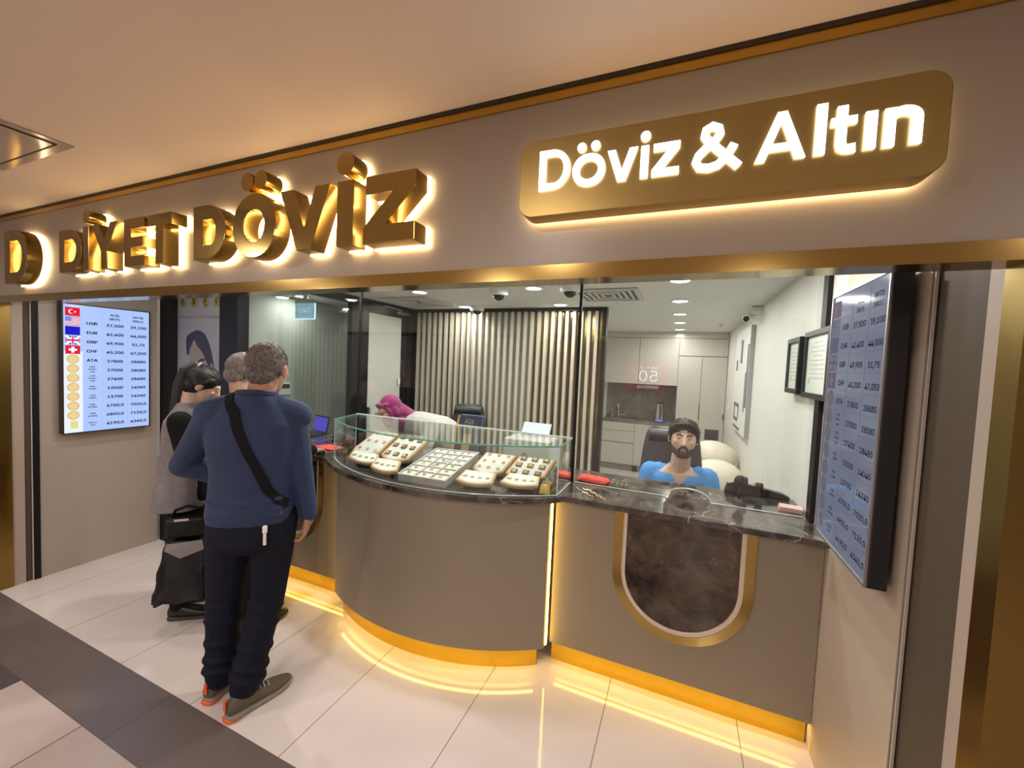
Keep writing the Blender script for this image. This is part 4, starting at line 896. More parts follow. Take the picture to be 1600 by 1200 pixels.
# ------------------------------------------------------------------ furniture and equipment behind the desks
def office_chair(label, x, y, ang, w_=.50, top=1.24, seat=.47):
    t = thing('office_chair', label, 'chair', (x, y, 0), 'black office chairs behind the counter')
    R = Matrix.Rotation(ang, 3, 'Z'); Q = lambda a, b, z: Vector((x, y, 0)) + R @ Vector((a, b, z))   # local: -y is the front
    g = MB(); rings = []
    for z, hw, yb, d in ((seat + .05, w_ * .44, .20, .05), (seat + .25, w_ * .50, .22, .06), (seat + .45, w_ * .48, .25, .06), (top - .10, w_ * .43, .285, .055), (top - .02, w_ * .38, .295, .045), (top, w_ * .30, .297, .02)):
        rings.append([Q(hw * math.copysign(abs(math.cos(a)) ** .55, math.cos(a)), yb + d * math.copysign(abs(math.sin(a)) ** .8, math.sin(a)), z) for a in [2 * PI * k / 24 for k in range(24)]])
    g.loft(rings); g.build('backrest', LEATHER, t, smooth='all', sub=1)
    g = MB()
    for zz in (seat + .22, seat + .42): g.tube([Q(-w_ * .44, .155, zz), Q(0, .15, zz), Q(w_ * .44, .155, zz)], .012)
    g.build('back_seams', LEATHER, t, smooth=True)
    MB().lathe([(.05, -w_ * .36), (.055, 0), (.05, w_ * .36)], Q(0, .255, top - .07), n=14, axis=R @ Vector((1, 0, 0))).build('headrest', LEATHER, t, smooth=True)
    MB().loft([[Q(w_ * .5 * k * math.copysign(abs(math.cos(a)) ** .6, math.cos(a)), -.02 + .26 * k * math.copysign(abs(math.sin(a)) ** .6, math.sin(a)), z) for a in [2 * PI * j / 24 for j in range(24)]] for z, k in ((seat - .05, .9), (seat - .03, 1), (seat + .02, 1), (seat + .04, .9))]).build('seat', LEATHER, t, smooth=True)
    MB().lathe([(.03, .10), (.03, seat - .05)], (x, y, 0), n=14).build('column', CHROME, t)
    g = MB()
    for k in range(5):
        a = 2 * PI * k / 5; g.tube([Q(0, 0, .09), Q(.30 * math.cos(a), .30 * math.sin(a), .07)], [.025, .016], n=8)
    g.build('star_base', BLKP, t)
    for k in range(5):
        a = 2 * PI * k / 5; MB().lathe([(.028, -.02), (.028, .02)], Q(.30 * math.cos(a), .30 * math.sin(a), .0285), n=14, axis=R @ Vector((-math.sin(a), math.cos(a), 0))).build('castor', BLKP, t)
    for s in (-1, 1):
        MB().tube([Q(s * (w_ * .5 + .02), .05, seat), Q(s * (w_ * .5 + .04), .05, seat + .2), Q(s * (w_ * .5 + .035), -.16, seat + .21)], .018, n=8).build('armrest', BLKP, t, smooth=True)
office_chair('empty black office chair in front of the slatted partition', -2.11, 3.72, .25, .42, 1.215)
office_chair('black office chair under the man in the blue T-shirt', -.02, 3.12, .08, .48, 1.245)
t = thing('document_stand', 'navy card box with an orange spine and gold AGA lettering behind the trays', 'box', (-1.43, 2.60, .98))
def dq(u, v, k): return Vector((-1.535 + .03 * v + u * .185, 2.56 + .05 * v + .02 * u, .981 + v * .31)) + Vector((.1, -1, .15)) * k
MB().prism([dq(0.06, 0, 0), dq(1, 0, 0), dq(1, .97, 0), dq(.96, 1, 0), dq(.06, 1, 0)], (0, .04, 0)).build('cover', NAVYB, t)
MB().prism([dq(-.02, 0, .002), dq(.06, 0, .002), dq(.06, 1, .002), dq(-.02, .98, .002)], (0, .04, 0)).build('spine', mat('spine_orange', (.62, .27, .05), .5), t)
MB().prism([dq(.36, .05, .001), dq(.68, .05, .001), dq(.68, .56, .001), dq(.36, .56, .001)], (0, .001, 0)).build('gold_band', mat('gold_print', (.42, .28, .12), .4), t)
g = MB(); ux_ = (dq(1, 0, 0) - dq(0, 0, 0)).normalized(); uz_ = (dq(0, 1, 0) - dq(0, 0, 0)).normalized()
put_text(g, 'AGA', dq(.30, .80, .002), ux_, uz_, box=(.075, .036)); put_text(g, 'GOLD', dq(.30, .735, .002), ux_, uz_, box=(.075, .014)); g.build('lettering', mat('gold_print', (.42, .28, .12), .4), t)
t = thing('printer', 'white laser printer with a paper on top behind the right trays', 'printer', (-1.08, 3.0, .74))
MB().box(-1.27, -.89, 2.90, 3.24, .785, 1.085).build('body', mat('printer_grey', (.56, .57, .57), .4), t, bevel=.012)
MB().box(-1.21, -1.01, 2.885, 2.899, .87, .905).build('paper_slot', BLKG, t)
MB().box(-1.265, -.895, 2.905, 3.235, 1.0855, 1.10).build('lid', WHITEP, t, bevel=.004)
g = MB(); g.tube([(-1.085 + .017 * math.cos(a), 2.8985, .985 + .017 * math.sin(a)) for a in [2 * PI * k / 20 for k in range(21)]], .0022, n=6); put_text(g, 'hp', (-1.093, 2.897, .977), (1, 0, 0), (0, 0, 1), box=(.016, .018)); g.build('emblem', DKG, t)
MB().add([(-1.20, 3.10, 1.101), (-.96, 3.10, 1.101), (-.955, 3.16, 1.205), (-1.195, 3.16, 1.205), (-1.20, 3.103, 1.101), (-.96, 3.103, 1.101), (-.955, 3.163, 1.205), (-1.195, 3.163, 1.205)], [(0, 1, 2, 3), (4, 5, 6, 7), (0, 1, 5, 4), (1, 2, 6, 5), (2, 3, 7, 6), (3, 0, 4, 7)]).build('paper_sheet', mat('paper_bluish', (.62, .67, .80), .5), t)
dk = thing('back_desk', 'low working desk running behind the worktop', 'desk', (-1.12, 3.0, 0))
MB().box(-1.62, -.62, 2.76, 3.28, .755, .784).build('desk_top', mat('desk_beige', (.45, .41, .35), .4), dk)
for x in (-1.60, -.65): MB().box(x, x + .03, 2.78, 3.26, 0, .754).build('desk_leg', mat('desk_beige', (.45, .41, .35), .4), dk)
t = thing('desk_phone', 'dark blue desk phone behind the left end of the showcase', 'phone', (-2.50, 2.53, .981))
MB().prism([(-2.60, 2.46, .981), (-2.60, 2.60, .981), (-2.60, 2.60, 1.06), (-2.60, 2.46, 1.0)], (.20, 0, 0)).build('base', BLKP, t, bevel=.004); MB().box(-2.49, -2.415, 2.54, 2.585, 1.046, 1.054).build('display', emat('phone_display', (.05, .12, .30), .5), t)
MB().tube([(-2.575, 2.46, 1.02), (-2.575, 2.49, 1.055), (-2.575, 2.56, 1.08), (-2.575, 2.59, 1.075)], [.022, .016, .016, .022]).build('handset', BLKP, t, smooth=True)
t = thing('laptop', 'open laptop with a violet screen at the left end of the worktop', 'laptop', (-2.98, 2.58, .981))
MB().box(-3.08, -2.88, 2.50, 2.67, .981, .995).build('keyboard_half', BLKP, t)
MB().prism([(-3.085, 2.70, .995), (-2.875, 2.66, .995), (-2.885, 2.70, 1.135), (-3.095, 2.74, 1.135)], (0, .008, 0)).build('screen_lid', BLKP, t)
MB().prism([(-3.078, 2.6955, 1.006), (-2.884, 2.6585, 1.006), (-2.892, 2.6935, 1.125), (-3.086, 2.7305, 1.125)], (0, .001, 0)).build('display', emat('violet_screen', (.09, .08, .62), .8), t)
t = thing('counting_machine', 'black banknote counting machine on the worktop right of the seated man', 'machine', (.42, 2.85, .98))
MB().prism([(.27, 2.68, .981), (.60, 2.68, .981), (.60, 2.68, .999), (.565, 2.68, 1.015), (.33, 2.68, 1.052), (.285, 2.68, 1.035)], (0, .046, 0)).build('front_shell', BLKG, t, bevel=.006)
MB().lathe([(.024, -.02), (.026, 0), (.024, .02)], (.365, 2.675, 1.062), n=18, axis=(1, 0, 0)).build('feed_wheel', BLKP, t, smooth=True); MB().lathe([(.018, -.018), (.019, 0), (.018, .018)], (.445, 2.675, 1.045), n=18, axis=(1, 0, 0)).build('feed_wheel', BLKP, t, smooth=True)
MB().box(.415, .435, 2.672, 2.679, 1.05, 1.058).build('yellow_tab', mat('tab_yellow', (.7, .65, .05), .5), t)
t = thing('card_reader', 'slim black customer display on a short stem in front of the counting machine', 'display', (.33, 2.56, .98))
MB().box(.315, .35, 2.55, 2.58, .981, .987).build('foot', STEEL, t); MB().box(.325, .342, 2.56, 2.57, .987, 1.06).build('stem', BLKP, t); MB().ell((.333, 2.562, 1.085), (.03, .018, .034)).build('head', BLKP, t, smooth='all')
# cream sofa against the right wall
t = thing('sofa', 'cream leather sofa with two puffed cushions against the right wall', 'sofa', (.33, 4.6, 0))
MB().box(.05, .60, 4.25, 5.45, .04, .42).build('base', CREAMS, t, bevel=.05, seg=3, smooth=True)
g = MB().ell((.36, 4.40, .64), (.26, .20, .20)).ell((.34, 4.38, .50), (.27, .19, .18)).ell((.42, 4.36, .66), (.16, .15, .16)); g.build('puffed_arm', CREAMS, t, smooth='all', remesh=.02, relax=6)
g = MB().ell((.36, 5.0, .76), (.25, .24, .17)).ell((.40, 5.0, .58), (.20, .3, .24)); g.build('back_cushion', CREAMS, t, smooth='all', remesh=.02, relax=6)
MB().box(.08, .58, 4.50, 5.30, .40, .54).build('seat_cushion', CREAMS, t, bevel=.05, seg=3, smooth=True)

# the lit sale poster in the shop opposite, mirrored in the glass
t = thing('sale_poster', 'red lit sale poster reading 50, mirrored in the glass from the shop opposite', 'poster', (-.9, -6.95, 1.13))
MB().box(-1.42, -.38, -6.99, -6.95, 1.13, 1.90).build('panel', emat('poster_red', (.80, .10, .10), 1.5), t)
g = MB(); put_text(g, '50', (-.62, -6.945, 1.37), (-1, 0, 0), (0, 0, 1), box=(.48, .30)); put_text(g, 'İNDİRİMLER', (-.58, -6.945, 1.18), (-1, 0, 0), (0, 0, 1), box=(.56, .10)); put_text(g, 'NET %', (-.62, -6.945, 1.72), (-1, 0, 0), (0, 0, 1), box=(.48, .06))
g.build('lettering', emat('poster_white', (.70, .86, 1.0), 6.0), t)

# ------------------------------------------------------------------ people
def frame(yaw, pitch=0.0, rollv=0.0):
    """head/body frame: yaw 0 faces +y; pitch > 0 looks down"""
    return Matrix.Rotation(yaw, 3, 'Z') @ Matrix.Rotation(-pitch, 3, 'X') @ Matrix.Rotation(rollv, 3, 'Y')
def head(mb, c, R, k=1.0, face=1.0):
    c = Vector(c); q = lambda x, y, z: c + R @ (Vector((x, y, z)) * k)
    E = lambda x, y, z, a, b, d: mb.ell(q(x, y, z), (a * k, b * k, d * k), R=R, n=20, k=14)
    E(0, -.012, .030, .076, .096, .090); E(0, .034, -.020, .064, .064, .088); E(0, .040, -.070, .052, .050, .044); E(0, .066, -.094, .026, .026, .020)
    mb.caps(q(0, .090, .018), q(0, .110, -.026), .0085 * k, .0125 * k); 
    for s in (-1, 1):
        E(s * .010, .102, -.030, .009, .010, .007); mb.caps(q(s * .012, .084, .030), q(s * .046, .072, .030), .010 * k, .009 * k)
        E(s * .043, .064, -.016, .024, .024, .020); E(s * .080, -.010, -.008, .009, .022, .034); E(s * .084, -.016, .006, .006, .016, .020)
    mb.caps(q(-.018, .088, -.060), q(.018, .088, -.060), .0085 * k, .0085 * k); mb.caps(q(-.015, .086, -.071), q(.015, .086, -.071), .009 * k, .009 * k)
def eyes(par, c, R, k=1.0, lid=None):
    c = Vector(c); q = lambda x, y, z: c + R @ (Vector((x, y, z)) * k)
    for s in (-1, 1):
        o = MB().ell(q(s * .031, .0795, .010), (.0125 * k, .0105 * k, .0062 * k), R=R, n=14, k=8).build('eye', EYEW, par, smooth='all')
        MB().ell(q(s * .031, .0880, .0098), (.0052 * k, .0030 * k, .0052 * k), R=R, n=12, k=6).build('iris', EYED, o, smooth='all')
        if lid: MB().ell(q(s * .031, .0810, .0150), (.0150 * k, .0115 * k, .0052 * k), R=R, n=14, k=8).ell(q(s * .031, .0790, .0035), (.0140 * k, .0105 * k, .0040 * k), R=R, n=14, k=8).build('eyelids', lid, o, smooth='all')
def hand(mb, wrist, d, palm, side, curl=0.5, k=1.0):
    """five fingers rooted in a palm: d = direction of the fingers, palm = palm normal, side = towards the thumb"""
    w0 = Vector(wrist); d = Vector(d).normalized(); side = Vector(side); side = (side - d * side.dot(d)).normalized(); pn = Vector(palm); pn = (pn - d * pn.dot(d) - side * pn.dot(side)).normalized()
    for t in (-.030, -.010, .010, .028): mb.caps(w0 + side * t * .6 * k + d * .01, w0 + side * t * k + d * .088 * k, .0165 * k, .0125 * k, n=8)
    for i, (t, L) in enumerate(((.031, .072), (.011, .082), (-.010, .076), (-.030, .060))):
        p = w0 + side * t * k + d * .088 * k; a = 0.0
        for j, f in enumerate((.46, .30, .24)):
            a += curl * (.55 + .25 * j + .08 * i); dd = d * math.cos(a) + pn * math.sin(a) + side * (.05 * (1.5 - i))
            p2 = p + dd.normalized() * L * f * k; mb.caps(p, p2, (.0092 - .0008 * j) * k, (.0084 - .0008 * j) * k, n=8); p = p2
    p = w0 + side * .026 * k + d * .022 * k + pn * .006 * k
    for j, (L, a) in enumerate(((.042, .75), (.032, .40), (.026, .2))):
        dd = (side * math.sin(a) + d * math.cos(a) + pn * .35 * (j + 1) * curl).normalized(); p2 = p + dd * L * k
        mb.caps(p, p2, (.0125 - .0015 * j) * k, (.0110 - .0015 * j) * k, n=8); p = p2
def strap(name, par, tgt, pts, width, m, out, lift=.004, th=.004, n=30):
    """a flat strap laid on a garment: the polyline pts is pushed inwards along -out until it meets the garment"""
    off = world_loc(tgt); me = tgt.data; bv = BVHTree.FromPolygons([v.co + off for v in me.vertices], [list(p.vertices) for p in me.polygons])
    P = [Vector(p) for p in pts]; L = [0]
    for i in range(len(P) - 1): L.append(L[-1] + (P[i + 1] - P[i]).length)
    C = []
    for k in range(n + 1):
        s = L[-1] * k / n; i = max(j for j in range(len(P) - 1) if L[j] <= s + 1e-9); C.append(P[i].lerp(P[i + 1], (s - L[i]) / (L[i + 1] - L[i])))
    lo, hi, T = [], [], []
    for k, c in enumerate(C):
        t = (C[min(k + 1, n)] - C[max(k - 1, 0)]).normalized(); o = Vector(out(c)).normalized(); s = t.cross(o).normalized() * width / 2
        res = []
        for q in (c - s, c + s):
            hit = bv.ray_cast(q + o * .4, -o, .8)[0]; res.append((hit if hit else q) + o * lift)
        lo.append(res[0]); hi.append(res[1]); T.append(o * th)
    return MB().band(lo, hi, T).build(name, m, par)
def shoe(par, heel, d, parts, k=1.0, name='shoe'):
    h = Vector(heel); d = Vector(d); d.z = 0; d.normalize(); s = Vector((d.y, -d.x, 0))
    def ring(t, w, z0, z1, n=18): return [h + d * t * k + s * w * k * math.copysign(abs(math.cos(a)) ** .7, math.cos(a)) + Vector((0, 0, (z0 + z1) / 2 + (z1 - z0) / 2 * math.sin(a))) for a in [2 * PI * j / n for j in range(n)]]
    prof = ((.0, .020, .030, .070), (.012, .032, .026, .098), (.05, .036, .024, .104), (.10, .038, .024, .098), (.15, .043, .024, .082), (.20, .047, .024, .066), (.25, .042, .026, .056), (.285, .026, .030, .048), (.298, .010, .034, .042))
    up = MB().loft([ring(*p) for p in prof]).build(name, parts[0], par, smooth='all', sub=1)
    so = ((.0, .026, .004, .036), (.012, .036, .001, .036), (.06, .038, .001, .032), (.12, .039, .001, .030), (.20, .049, .001, .030), (.26, .043, .004, .032), (.295, .024, .012, .036), (.304, .010, .018, .034))
    MB().loft([ring(t, w, a, b) for t, w, a, b in so]).build('sole', parts[1], up, smooth='all', sub=1)
    if len(parts) > 2:
        MB().obox(h + d * -.004 * k + Vector((0, 0, .085)), s * .008, d * .004, Vector((0, 0, .026))).build('heel_tab', parts[2], up, bevel=.003)
        MB().loft([ring(t, w, a, b) for t, w, a, b in ((-.006, .018, .006, .024), (.0, .030, .002, .022), (.03, .038, .0005, .014), (.05, .036, .0005, .008))]).build('heel_accent', parts[2], up, smooth='all')
        g = MB()
        for i in range(4):
            t = .118 + i * .02; z = .100 - i * .008; g.tube([h + d * t - s * .026 + Vector((0, 0, z - .008)), h + d * (t + .004) + Vector((0, 0, z + .004)), h + d * t + s * .026 + Vector((0, 0, z - .008))], .0035, n=6)
        g.build('laces', mat('lace_grey', (.42, .40, .38), .7), up)
    return up

def append(o, mb):
    off = world_loc(o); me = o.data; n = len(me.vertices)
    vs = [v.co.copy() for v in me.vertices] + [p - off for p in mb.v]; fs = [list(p.vertices) for p in me.polygons] + [[i + n for i in f] for f in mb.f]
    m2 = bpy.data.meshes.new(me.name); m2.from_pydata(vs, [], fs); m2.materials.append(me.materials[0]); m2.polygons.foreach_set('use_smooth', [True] * len(fs)); o.data = m2
def strands(o, c, R, n, L, r, flow, lift=.0015, zmin=-9, seed=1, jit=.35):
    '''short locks of hair lying on the surface of the hair mesh; flow(local position) gives the combing direction'''
    rnd = random.Random(seed); off = world_loc(o); c = Vector(c); me = o.data; P = list(me.polygons); bv = BVHTree.FromPolygons([v.co + off for v in me.vertices], [list(p.vertices) for p in P]); mb = MB()
    for _ in range(n):
        p = P[rnd.randrange(len(P))]; q = p.center + off; lo = R.transposed() @ (q - c)
        if lo.z < zmin: continue
        f = (R @ Vector(flow(lo))).normalized(); f += Vector((rnd.uniform(-jit, jit), rnd.uniform(-jit, jit), rnd.uniform(-jit, jit))); pts = [q + p.normal * -.001]
        for k in range(3):
            x = pts[-1] + f.normalized() * L / 3 * rnd.uniform(.8, 1.2); h, nn, *_ = bv.find_nearest(x); pts.append((h + nn * lift * (k + 1)) if h else x)
        mb.tube(pts, [r, r * .95, r * .75, r * .2], n=5)
    append(o, mb)
# ---- the man in the navy sweater (back to us, left hand at his waist, right arm hanging)
yw = math.radians(36); d = Vector((-math.sin(yw), math.cos(yw), 0)); r = Vector((d.y, -d.x, 0)); Zv = Vector((0, 0, 1))
B = Vector((-1.868, 1.30, 0)); bp = lambda a, b, z: B + r * a + d * b + Zv * z
hc = Vector((-1.826, 1.335, 1.605)); HR = frame(yw - .12, .10, .06)
shL, shR = bp(-.185, 0, 1.395), bp(.190, .01, 1.385)
elL, elR = Vector((-2.155, 1.155, 1.135)), Vector((-1.705, 1.425, 1.125))
wrL, wrR = Vector((-1.985, 1.36, 1.02)), Vector((-1.680, 1.455, .885))
hL, hR = bp(-.095, 0, .90), bp(.095, 0, .90)
kL, kR = Vector((-1.985, 1.245, .50)), Vector((-1.815, 1.345, .50))
aL, aR = Vector((-1.975, 1.225, .085)), Vector((-1.815, 1.235, .085))
pr = thing('person', 'standing man in navy sweater and dark jeans, back turned, black sling strap', 'person', (-1.88, 1.28, 0))
g = MB(); head(g, hc, HR, 1.03); g.caps(bp(.01, .0, 1.40), hc + HR @ Vector((0, -.028, -.06)), .062, .058)
g.torso([(bp(0, 0, .88), .150, .098, r), (bp(0, 0, 1.05), .140, .092, r), (bp(0, 0, 1.25), .165, .095, r), (bp(0, 0, 1.40), .150, .075, r), (bp(0.005, 0, 1.455), .07, .055, r)])
g.chain([shL, elL, wrL], [.048, .038, .028]); g.chain([shR, elR, wrR], [.048, .038, .028])
hand(g, wrR, (-.10, -.08, -1), (-.75, -.6, 0), (-.55, .70, 0), .55); hand(g, wrL, (.6, .7, -.35), (.5, -.5, -.6), (.1, .1, 1), .5)
g.chain([hL, kL, aL], [.078, .052, .04]); g.chain([hR, kR, aR], [.078, .052, .04]); g.chain([aL, aL + Vector((-.02, .07, -.035))], [.034, .022]); g.chain([aR, aR + Vector((0.01, .07, -.035))], [.034, .022])
body = g.build('body', SKINT, pr, smooth='all', remesh=.006, relax=6); eyes(pr, hc, HR, 1.03, SKINT)
g = MB(); q = lambda x, y, z: hc + HR @ Vector((x, y, z))
g.ell(q(0, -.022, .034), (.0830, .1025, .0900), R=HR, n=24, k=16); g.ell(q(0, -.062, -.025), (.060, .054, .056), R=HR, n=20, k=12)
o = g.build('hair', HAIRG, pr, smooth='all', remesh=.006, relax=5)
strands(o, hc, HR, 650, .015, .0014, lambda p: (p.x * 3, -p.y * 2 - .05, -.5 - p.z), seed=2)
g = MB()
g.torso([(bp(-.005, -.005, .885), .182, .128, r), (bp(-.005, -.005, .94), .186, .134, r), (bp(-.005, .0, 1.00), .178, .130, r), (bp(0, 0, 1.12), .176, .124, r), (bp(0, 0, 1.25), .196, .126, r), (bp(0, 0, 1.345), .200, .114, r), (bp(.003, .0, 1.42), .150, .092, r), (bp(.008, .0, 1.472), .090, .088, r), (bp(.012, .0, 1.492), .079, .082, r)])
g.caps(shL + r * .02 - Zv * .01, elL, .076, .056); g.caps(elL, elL.lerp(wrL, .95), .056, .040); g.caps(shR - r * .025 - Zv * .012, elR, .070, .056); g.caps(elR, elR.lerp(wrR, .97), .056, .042)
g.caps(bp(-.05, 0, 1.435), shL, .062, .066); g.caps(bp(.06, 0, 1.435), shR, .062, .066)
g.torso([(elR.lerp(wrR, .88), .044, .044, r), (elR.lerp(wrR, 1.0), .042, .042, r)])
for zz, sg_ in ((.93, 1), (.965, -1), (1.005, 1)): g.chain([bp(-.15 * sg_, -.105, zz), bp(0, -.128, zz - .012), bp(.15, -.105, zz + .006)], [.010, .012, .010])
sw_ = g.build('sweater', NAVY, pr, smooth='all', remesh=.007, relax=5)
g = MB()
for k in range(2): g.tube([bp(.012 + .080 * math.cos(a), -.004 + .083 * math.sin(a), 1.484 + .008 * k - .012 * math.sin(a)) for a in [2 * PI * j / 24 for j in range(25)]], .009)
g.build('collar', NAVY, sw_, smooth='all')
g = MB()
g.torso([(bp(0, 0, .955), .168, .115, r), (bp(0, -.005, .87), .180, .128, r), (bp(0, -.01, .79), .186, .132, r), (bp(0, 0, .735), .150, .085, r)])
for h_, k_, a_, sx in ((hL, kL, aL, -1), (hR, kR, aR, 1)):
    g.caps(h_ - Zv * .02, h_.lerp(k_, .45), .104, .096); g.caps(h_.lerp(k_, .45), k_, .096, .078); g.caps(k_, a_ + Zv * .03, .078, .066)
    for t_, rr in ((.10, .004), (.28, .006), (.55, .006), (.75, .010), (.88, .012)):
        p = k_.lerp(a_ + Zv * .02, t_); g.lathe([(.070 + rr - .010 * t_, -.016), (.081 + rr - .010 * t_, 0), (.070 + rr - .010 * t_, .016)], p, n=16, axis=(.15 * sx, .2, 1))
tr_ = g.build('jeans', DENIM, pr, smooth='all', remesh=.008, relax=5)
SH = (OLIVE, SOLE, ORANGE)
shoe(pr, (-1.985, 1.165, 0), (-.30, 1, 0), SH); shoe(pr, (-1.812, 1.145, 0), (.16, 1, 0), SH)
strap('sling_strap', pr, sw_, [bp(-.085, -.02, 1.49), bp(-.07, -.16, 1.40), bp(.03, -.16, 1.22), bp(.13, -.16, 1.06), bp(.175, -.12, 1.0), bp(.195, -.07, .975)], .040, BLKCL, lambda c: (c - B - Zv * (c.z if c.z < 1.42 else 1.40)))
MB().lathe([(.0065, -.045), (.0065, .01), (.010, .012), (.010, .040), (.006, .044)], bp(.098, -.142, .855), n=10).build('pocket_pen', WHITEP, pr, smooth=True)
MB().box(*sum(([p.x - .02, p.x + .02, p.y - .03, p.y + .03, p.z - .05, p.z + .05] for p in [bp(.225, .06, .93)]), [])).build('sling_pouch', BLKCL, pr, bevel=.015)

# ---- the grey haired man beyond him, leaning towards the counter
yw2 = math.radians(2); d2 = Vector((-math.sin(yw2), math.cos(yw2), 0)); r2 = Vector((d2.y, -d2.x, 0)); B2 = Vector((-2.43, 1.60, 0)); b2 = lambda a, b, z: B2 + r2 * a + d2 * b + Zv * z
hc2 = Vector((-2.462, 1.665, 1.548)); HR2 = frame(math.radians(-18), .28, 0)
pr2 = thing('person', 'grey haired man in dark clothes half hidden behind the navy sweater, leaning on the worktop', 'person', (-2.43, 1.6, 0))
shL2, shR2 = b2(-.185, .03, 1.33), b2(.185, .03, 1.33); elR2, wrR2 = Vector((-2.20, 1.80, 1.10)), Vector((-2.315, 2.03, 1.025)); elL2, wrL2 = b2(-.22, .12, 1.08), b2(-.08, .30, 1.02)
g = MB(); head(g, hc2, HR2); g.caps(b2(0, .02, 1.36), hc2 + HR2 @ Vector((0, -.03, -.05)), .060, .056)
g.torso([(b2(0, 0, .86), .145, .095, r2), (b2(0, 0, 1.05), .14, .09, r2), (b2(0, .02, 1.25), .165, .095, r2), (b2(0, .03, 1.36), .14, .07, r2)])
g.chain([shL2, elL2, wrL2], [.046, .036, .028]); g.chain([shR2, elR2, wrR2], [.046, .036, .028])
hand(g, wrR2, (-.35, .85, -.12), (0, -.1, -1), (-1, -.3, 0), .45); hand(g, wrL2, (.4, .8, -.1), (0, 0, -1), (1, 0, 0), .5)
for s in (-1, 1): g.chain([b2(s * .09, 0, .86), b2(s * .10, .03, .48), b2(s * .10, -.01, .08), b2(s * .105, .06, .045)], [.075, .05, .036, .022])
g.build('body', SKIN, pr2, smooth='all', remesh=.007, relax=6); eyes(pr2, hc2, HR2, 1.0, SKIN)
q = lambda x, y, z: hc2 + HR2 @ Vector((x, y, z))
g = MB().ell(q(0, -.024, .036), (.0825, .102, .092), R=HR2, n=24, k=16).ell(q(0, -.055, -.020), (.070, .064, .062), R=HR2); strands(g.build('hair', HAIRG2, pr2, smooth='all', remesh=.006, relax=5), hc2, HR2, 600, .016, .0015, lambda p: (p.x * 3, -p.y * 2, -.5 - p.z), seed=3)
g = MB().torso([(b2(0, 0, .82), .18, .125, r2), (b2(0, 0, 1.0), .17, .12, r2), (b2(0, .02, 1.2), .185, .12, r2), (b2(0, .03, 1.30), .19, .105, r2), (b2(0, .03, 1.385), .12, .08, r2), (b2(0, .035, 1.42), .068, .066, r2)])
g.caps(shL2, elL2, .068, .052); g.caps(elL2, wrL2, .052, .038); g.caps(shR2, elR2, .068, .052); g.caps(elR2, elR2.lerp(wrR2, .93), .052, .038)
g.build('jacket', BLKCL, pr2, smooth='all', remesh=.009, relax=5)
g = MB().torso([(b2(0, 0, .90), .165, .11, r2), (b2(0, 0, .78), .175, .12, r2), (b2(0, 0, .70), .16, .10, r2)])
for s in (-1, 1): g.caps(b2(s * .09, 0, .82), b2(s * .10, .03, .48), .092, .068); g.caps(b2(s * .10, .03, .48), b2(s * .10, -.01, .085), .068, .058)
g.build('trousers', BLKCL, pr2, smooth='all', remesh=.010, relax=4)
for s in (-1, 1): shoe(pr2, b2(s * .105, -.08, 0), d2 + r2 * s * .2, (mat('black_shoe', (.012, .011, .011), .3), mat('black_sole', (.02, .02, .02), .5)))

# ---- the woman with the ponytail in a grey vest
yw3 = math.radians(-42); d3 = Vector((-math.sin(yw3), math.cos(yw3), 0)); r3 = Vector((d3.y, -d3.x, 0)); B3 = Vector((-2.86, 1.56, 0)); b3 = lambda a, b, z: B3 + r3 * a + d3 * b + Zv * z
hc3 = Vector((-2.84, 1.635, 1.455)); HR3 = frame(math.radians(-36), .55, 0)
pr3 = thing('person', 'woman with a black ponytail in a long grey vest over black sleeves, head bowed', 'person', (-2.86, 1.56, 0))
shL3, shR3 = b3(-.165, .0, 1.25), b3(.165, .0, 1.25); elR3, wrR3 = b3(.215, .06, .98), b3(.14, .22, .86); elL3, wrL3 = b3(-.19, .03, .99), b3(-.05, .17, .97)
g = MB(); head(g, hc3, HR3, .97); g.caps(b3(0, 0, 1.28), hc3 + HR3 @ Vector((0, -.035, -.05)), .052, .048)
g.torso([(b3(0, 0, .80), .14, .09, r3), (b3(0, 0, 1.0), .115, .08, r3), (b3(0, 0, 1.18), .14, .085, r3), (b3(0, 0, 1.28), .12, .06, r3)])
g.chain([shL3, elL3, wrL3], [.040, .032, .024]); g.chain([shR3, elR3, wrR3], [.040, .032, .024])
hand(g, wrR3, (-.2, .75, -.6), (-.5, -.3, -.8), (-.8, .2, .3), .9, .9); hand(g, wrL3, (.5, .8, 0), (0, 0, -1), (1, -.5, 0), .5, .9)
for s in (-1, 1): g.chain([b3(s * .08, 0, .80), b3(s * .08, .02, .45), b3(s * .08, -.02, .08), b3(s * .085, .05, .045)], [.07, .045, .032, .020])
g.build('body', SKINP, pr3, smooth='all', remesh=.006, relax=6); eyes(pr3, hc3, HR3, .97, SKINP)
q = lambda x, y, z: hc3 + HR3 @ Vector((x, y, z))
g = MB().ell(q(0, -.020, .036), (.084, .100, .090), R=HR3, n=24, k=16).ell(q(0, -.045, -.020), (.074, .066, .070), R=HR3)
for s in (-1, 1): g.chain([q(s * .070, .030, .055), q(s * .078, .005, .030), q(s * .072, -.03, .0)], [.018, .014, .016])
hr = g.build('hair', HAIRB, pr3, smooth='all', remesh=.006, relax=4)
strands(hr, hc3, HR3, 420, .05, .0016, lambda p: (-p.x, -.10 - p.y, .075 - p.z), lift=.0008, seed=4, jit=.10)
t0 = q(0, -.098, .085); g = MB().caps(q(0, -.07, .06), t0, .030, .034).chain([t0, t0 + Vector((-.035, -.035, -.03)), t0 + Vector((-.06, -.05, -.12)), t0 + Vector((-.075, -.06, -.23)), t0 + Vector((-.09, -.075, -.32)), t0 + Vector((-.10, -.09, -.39))], [.034, .038, .040, .036, .026, .008])
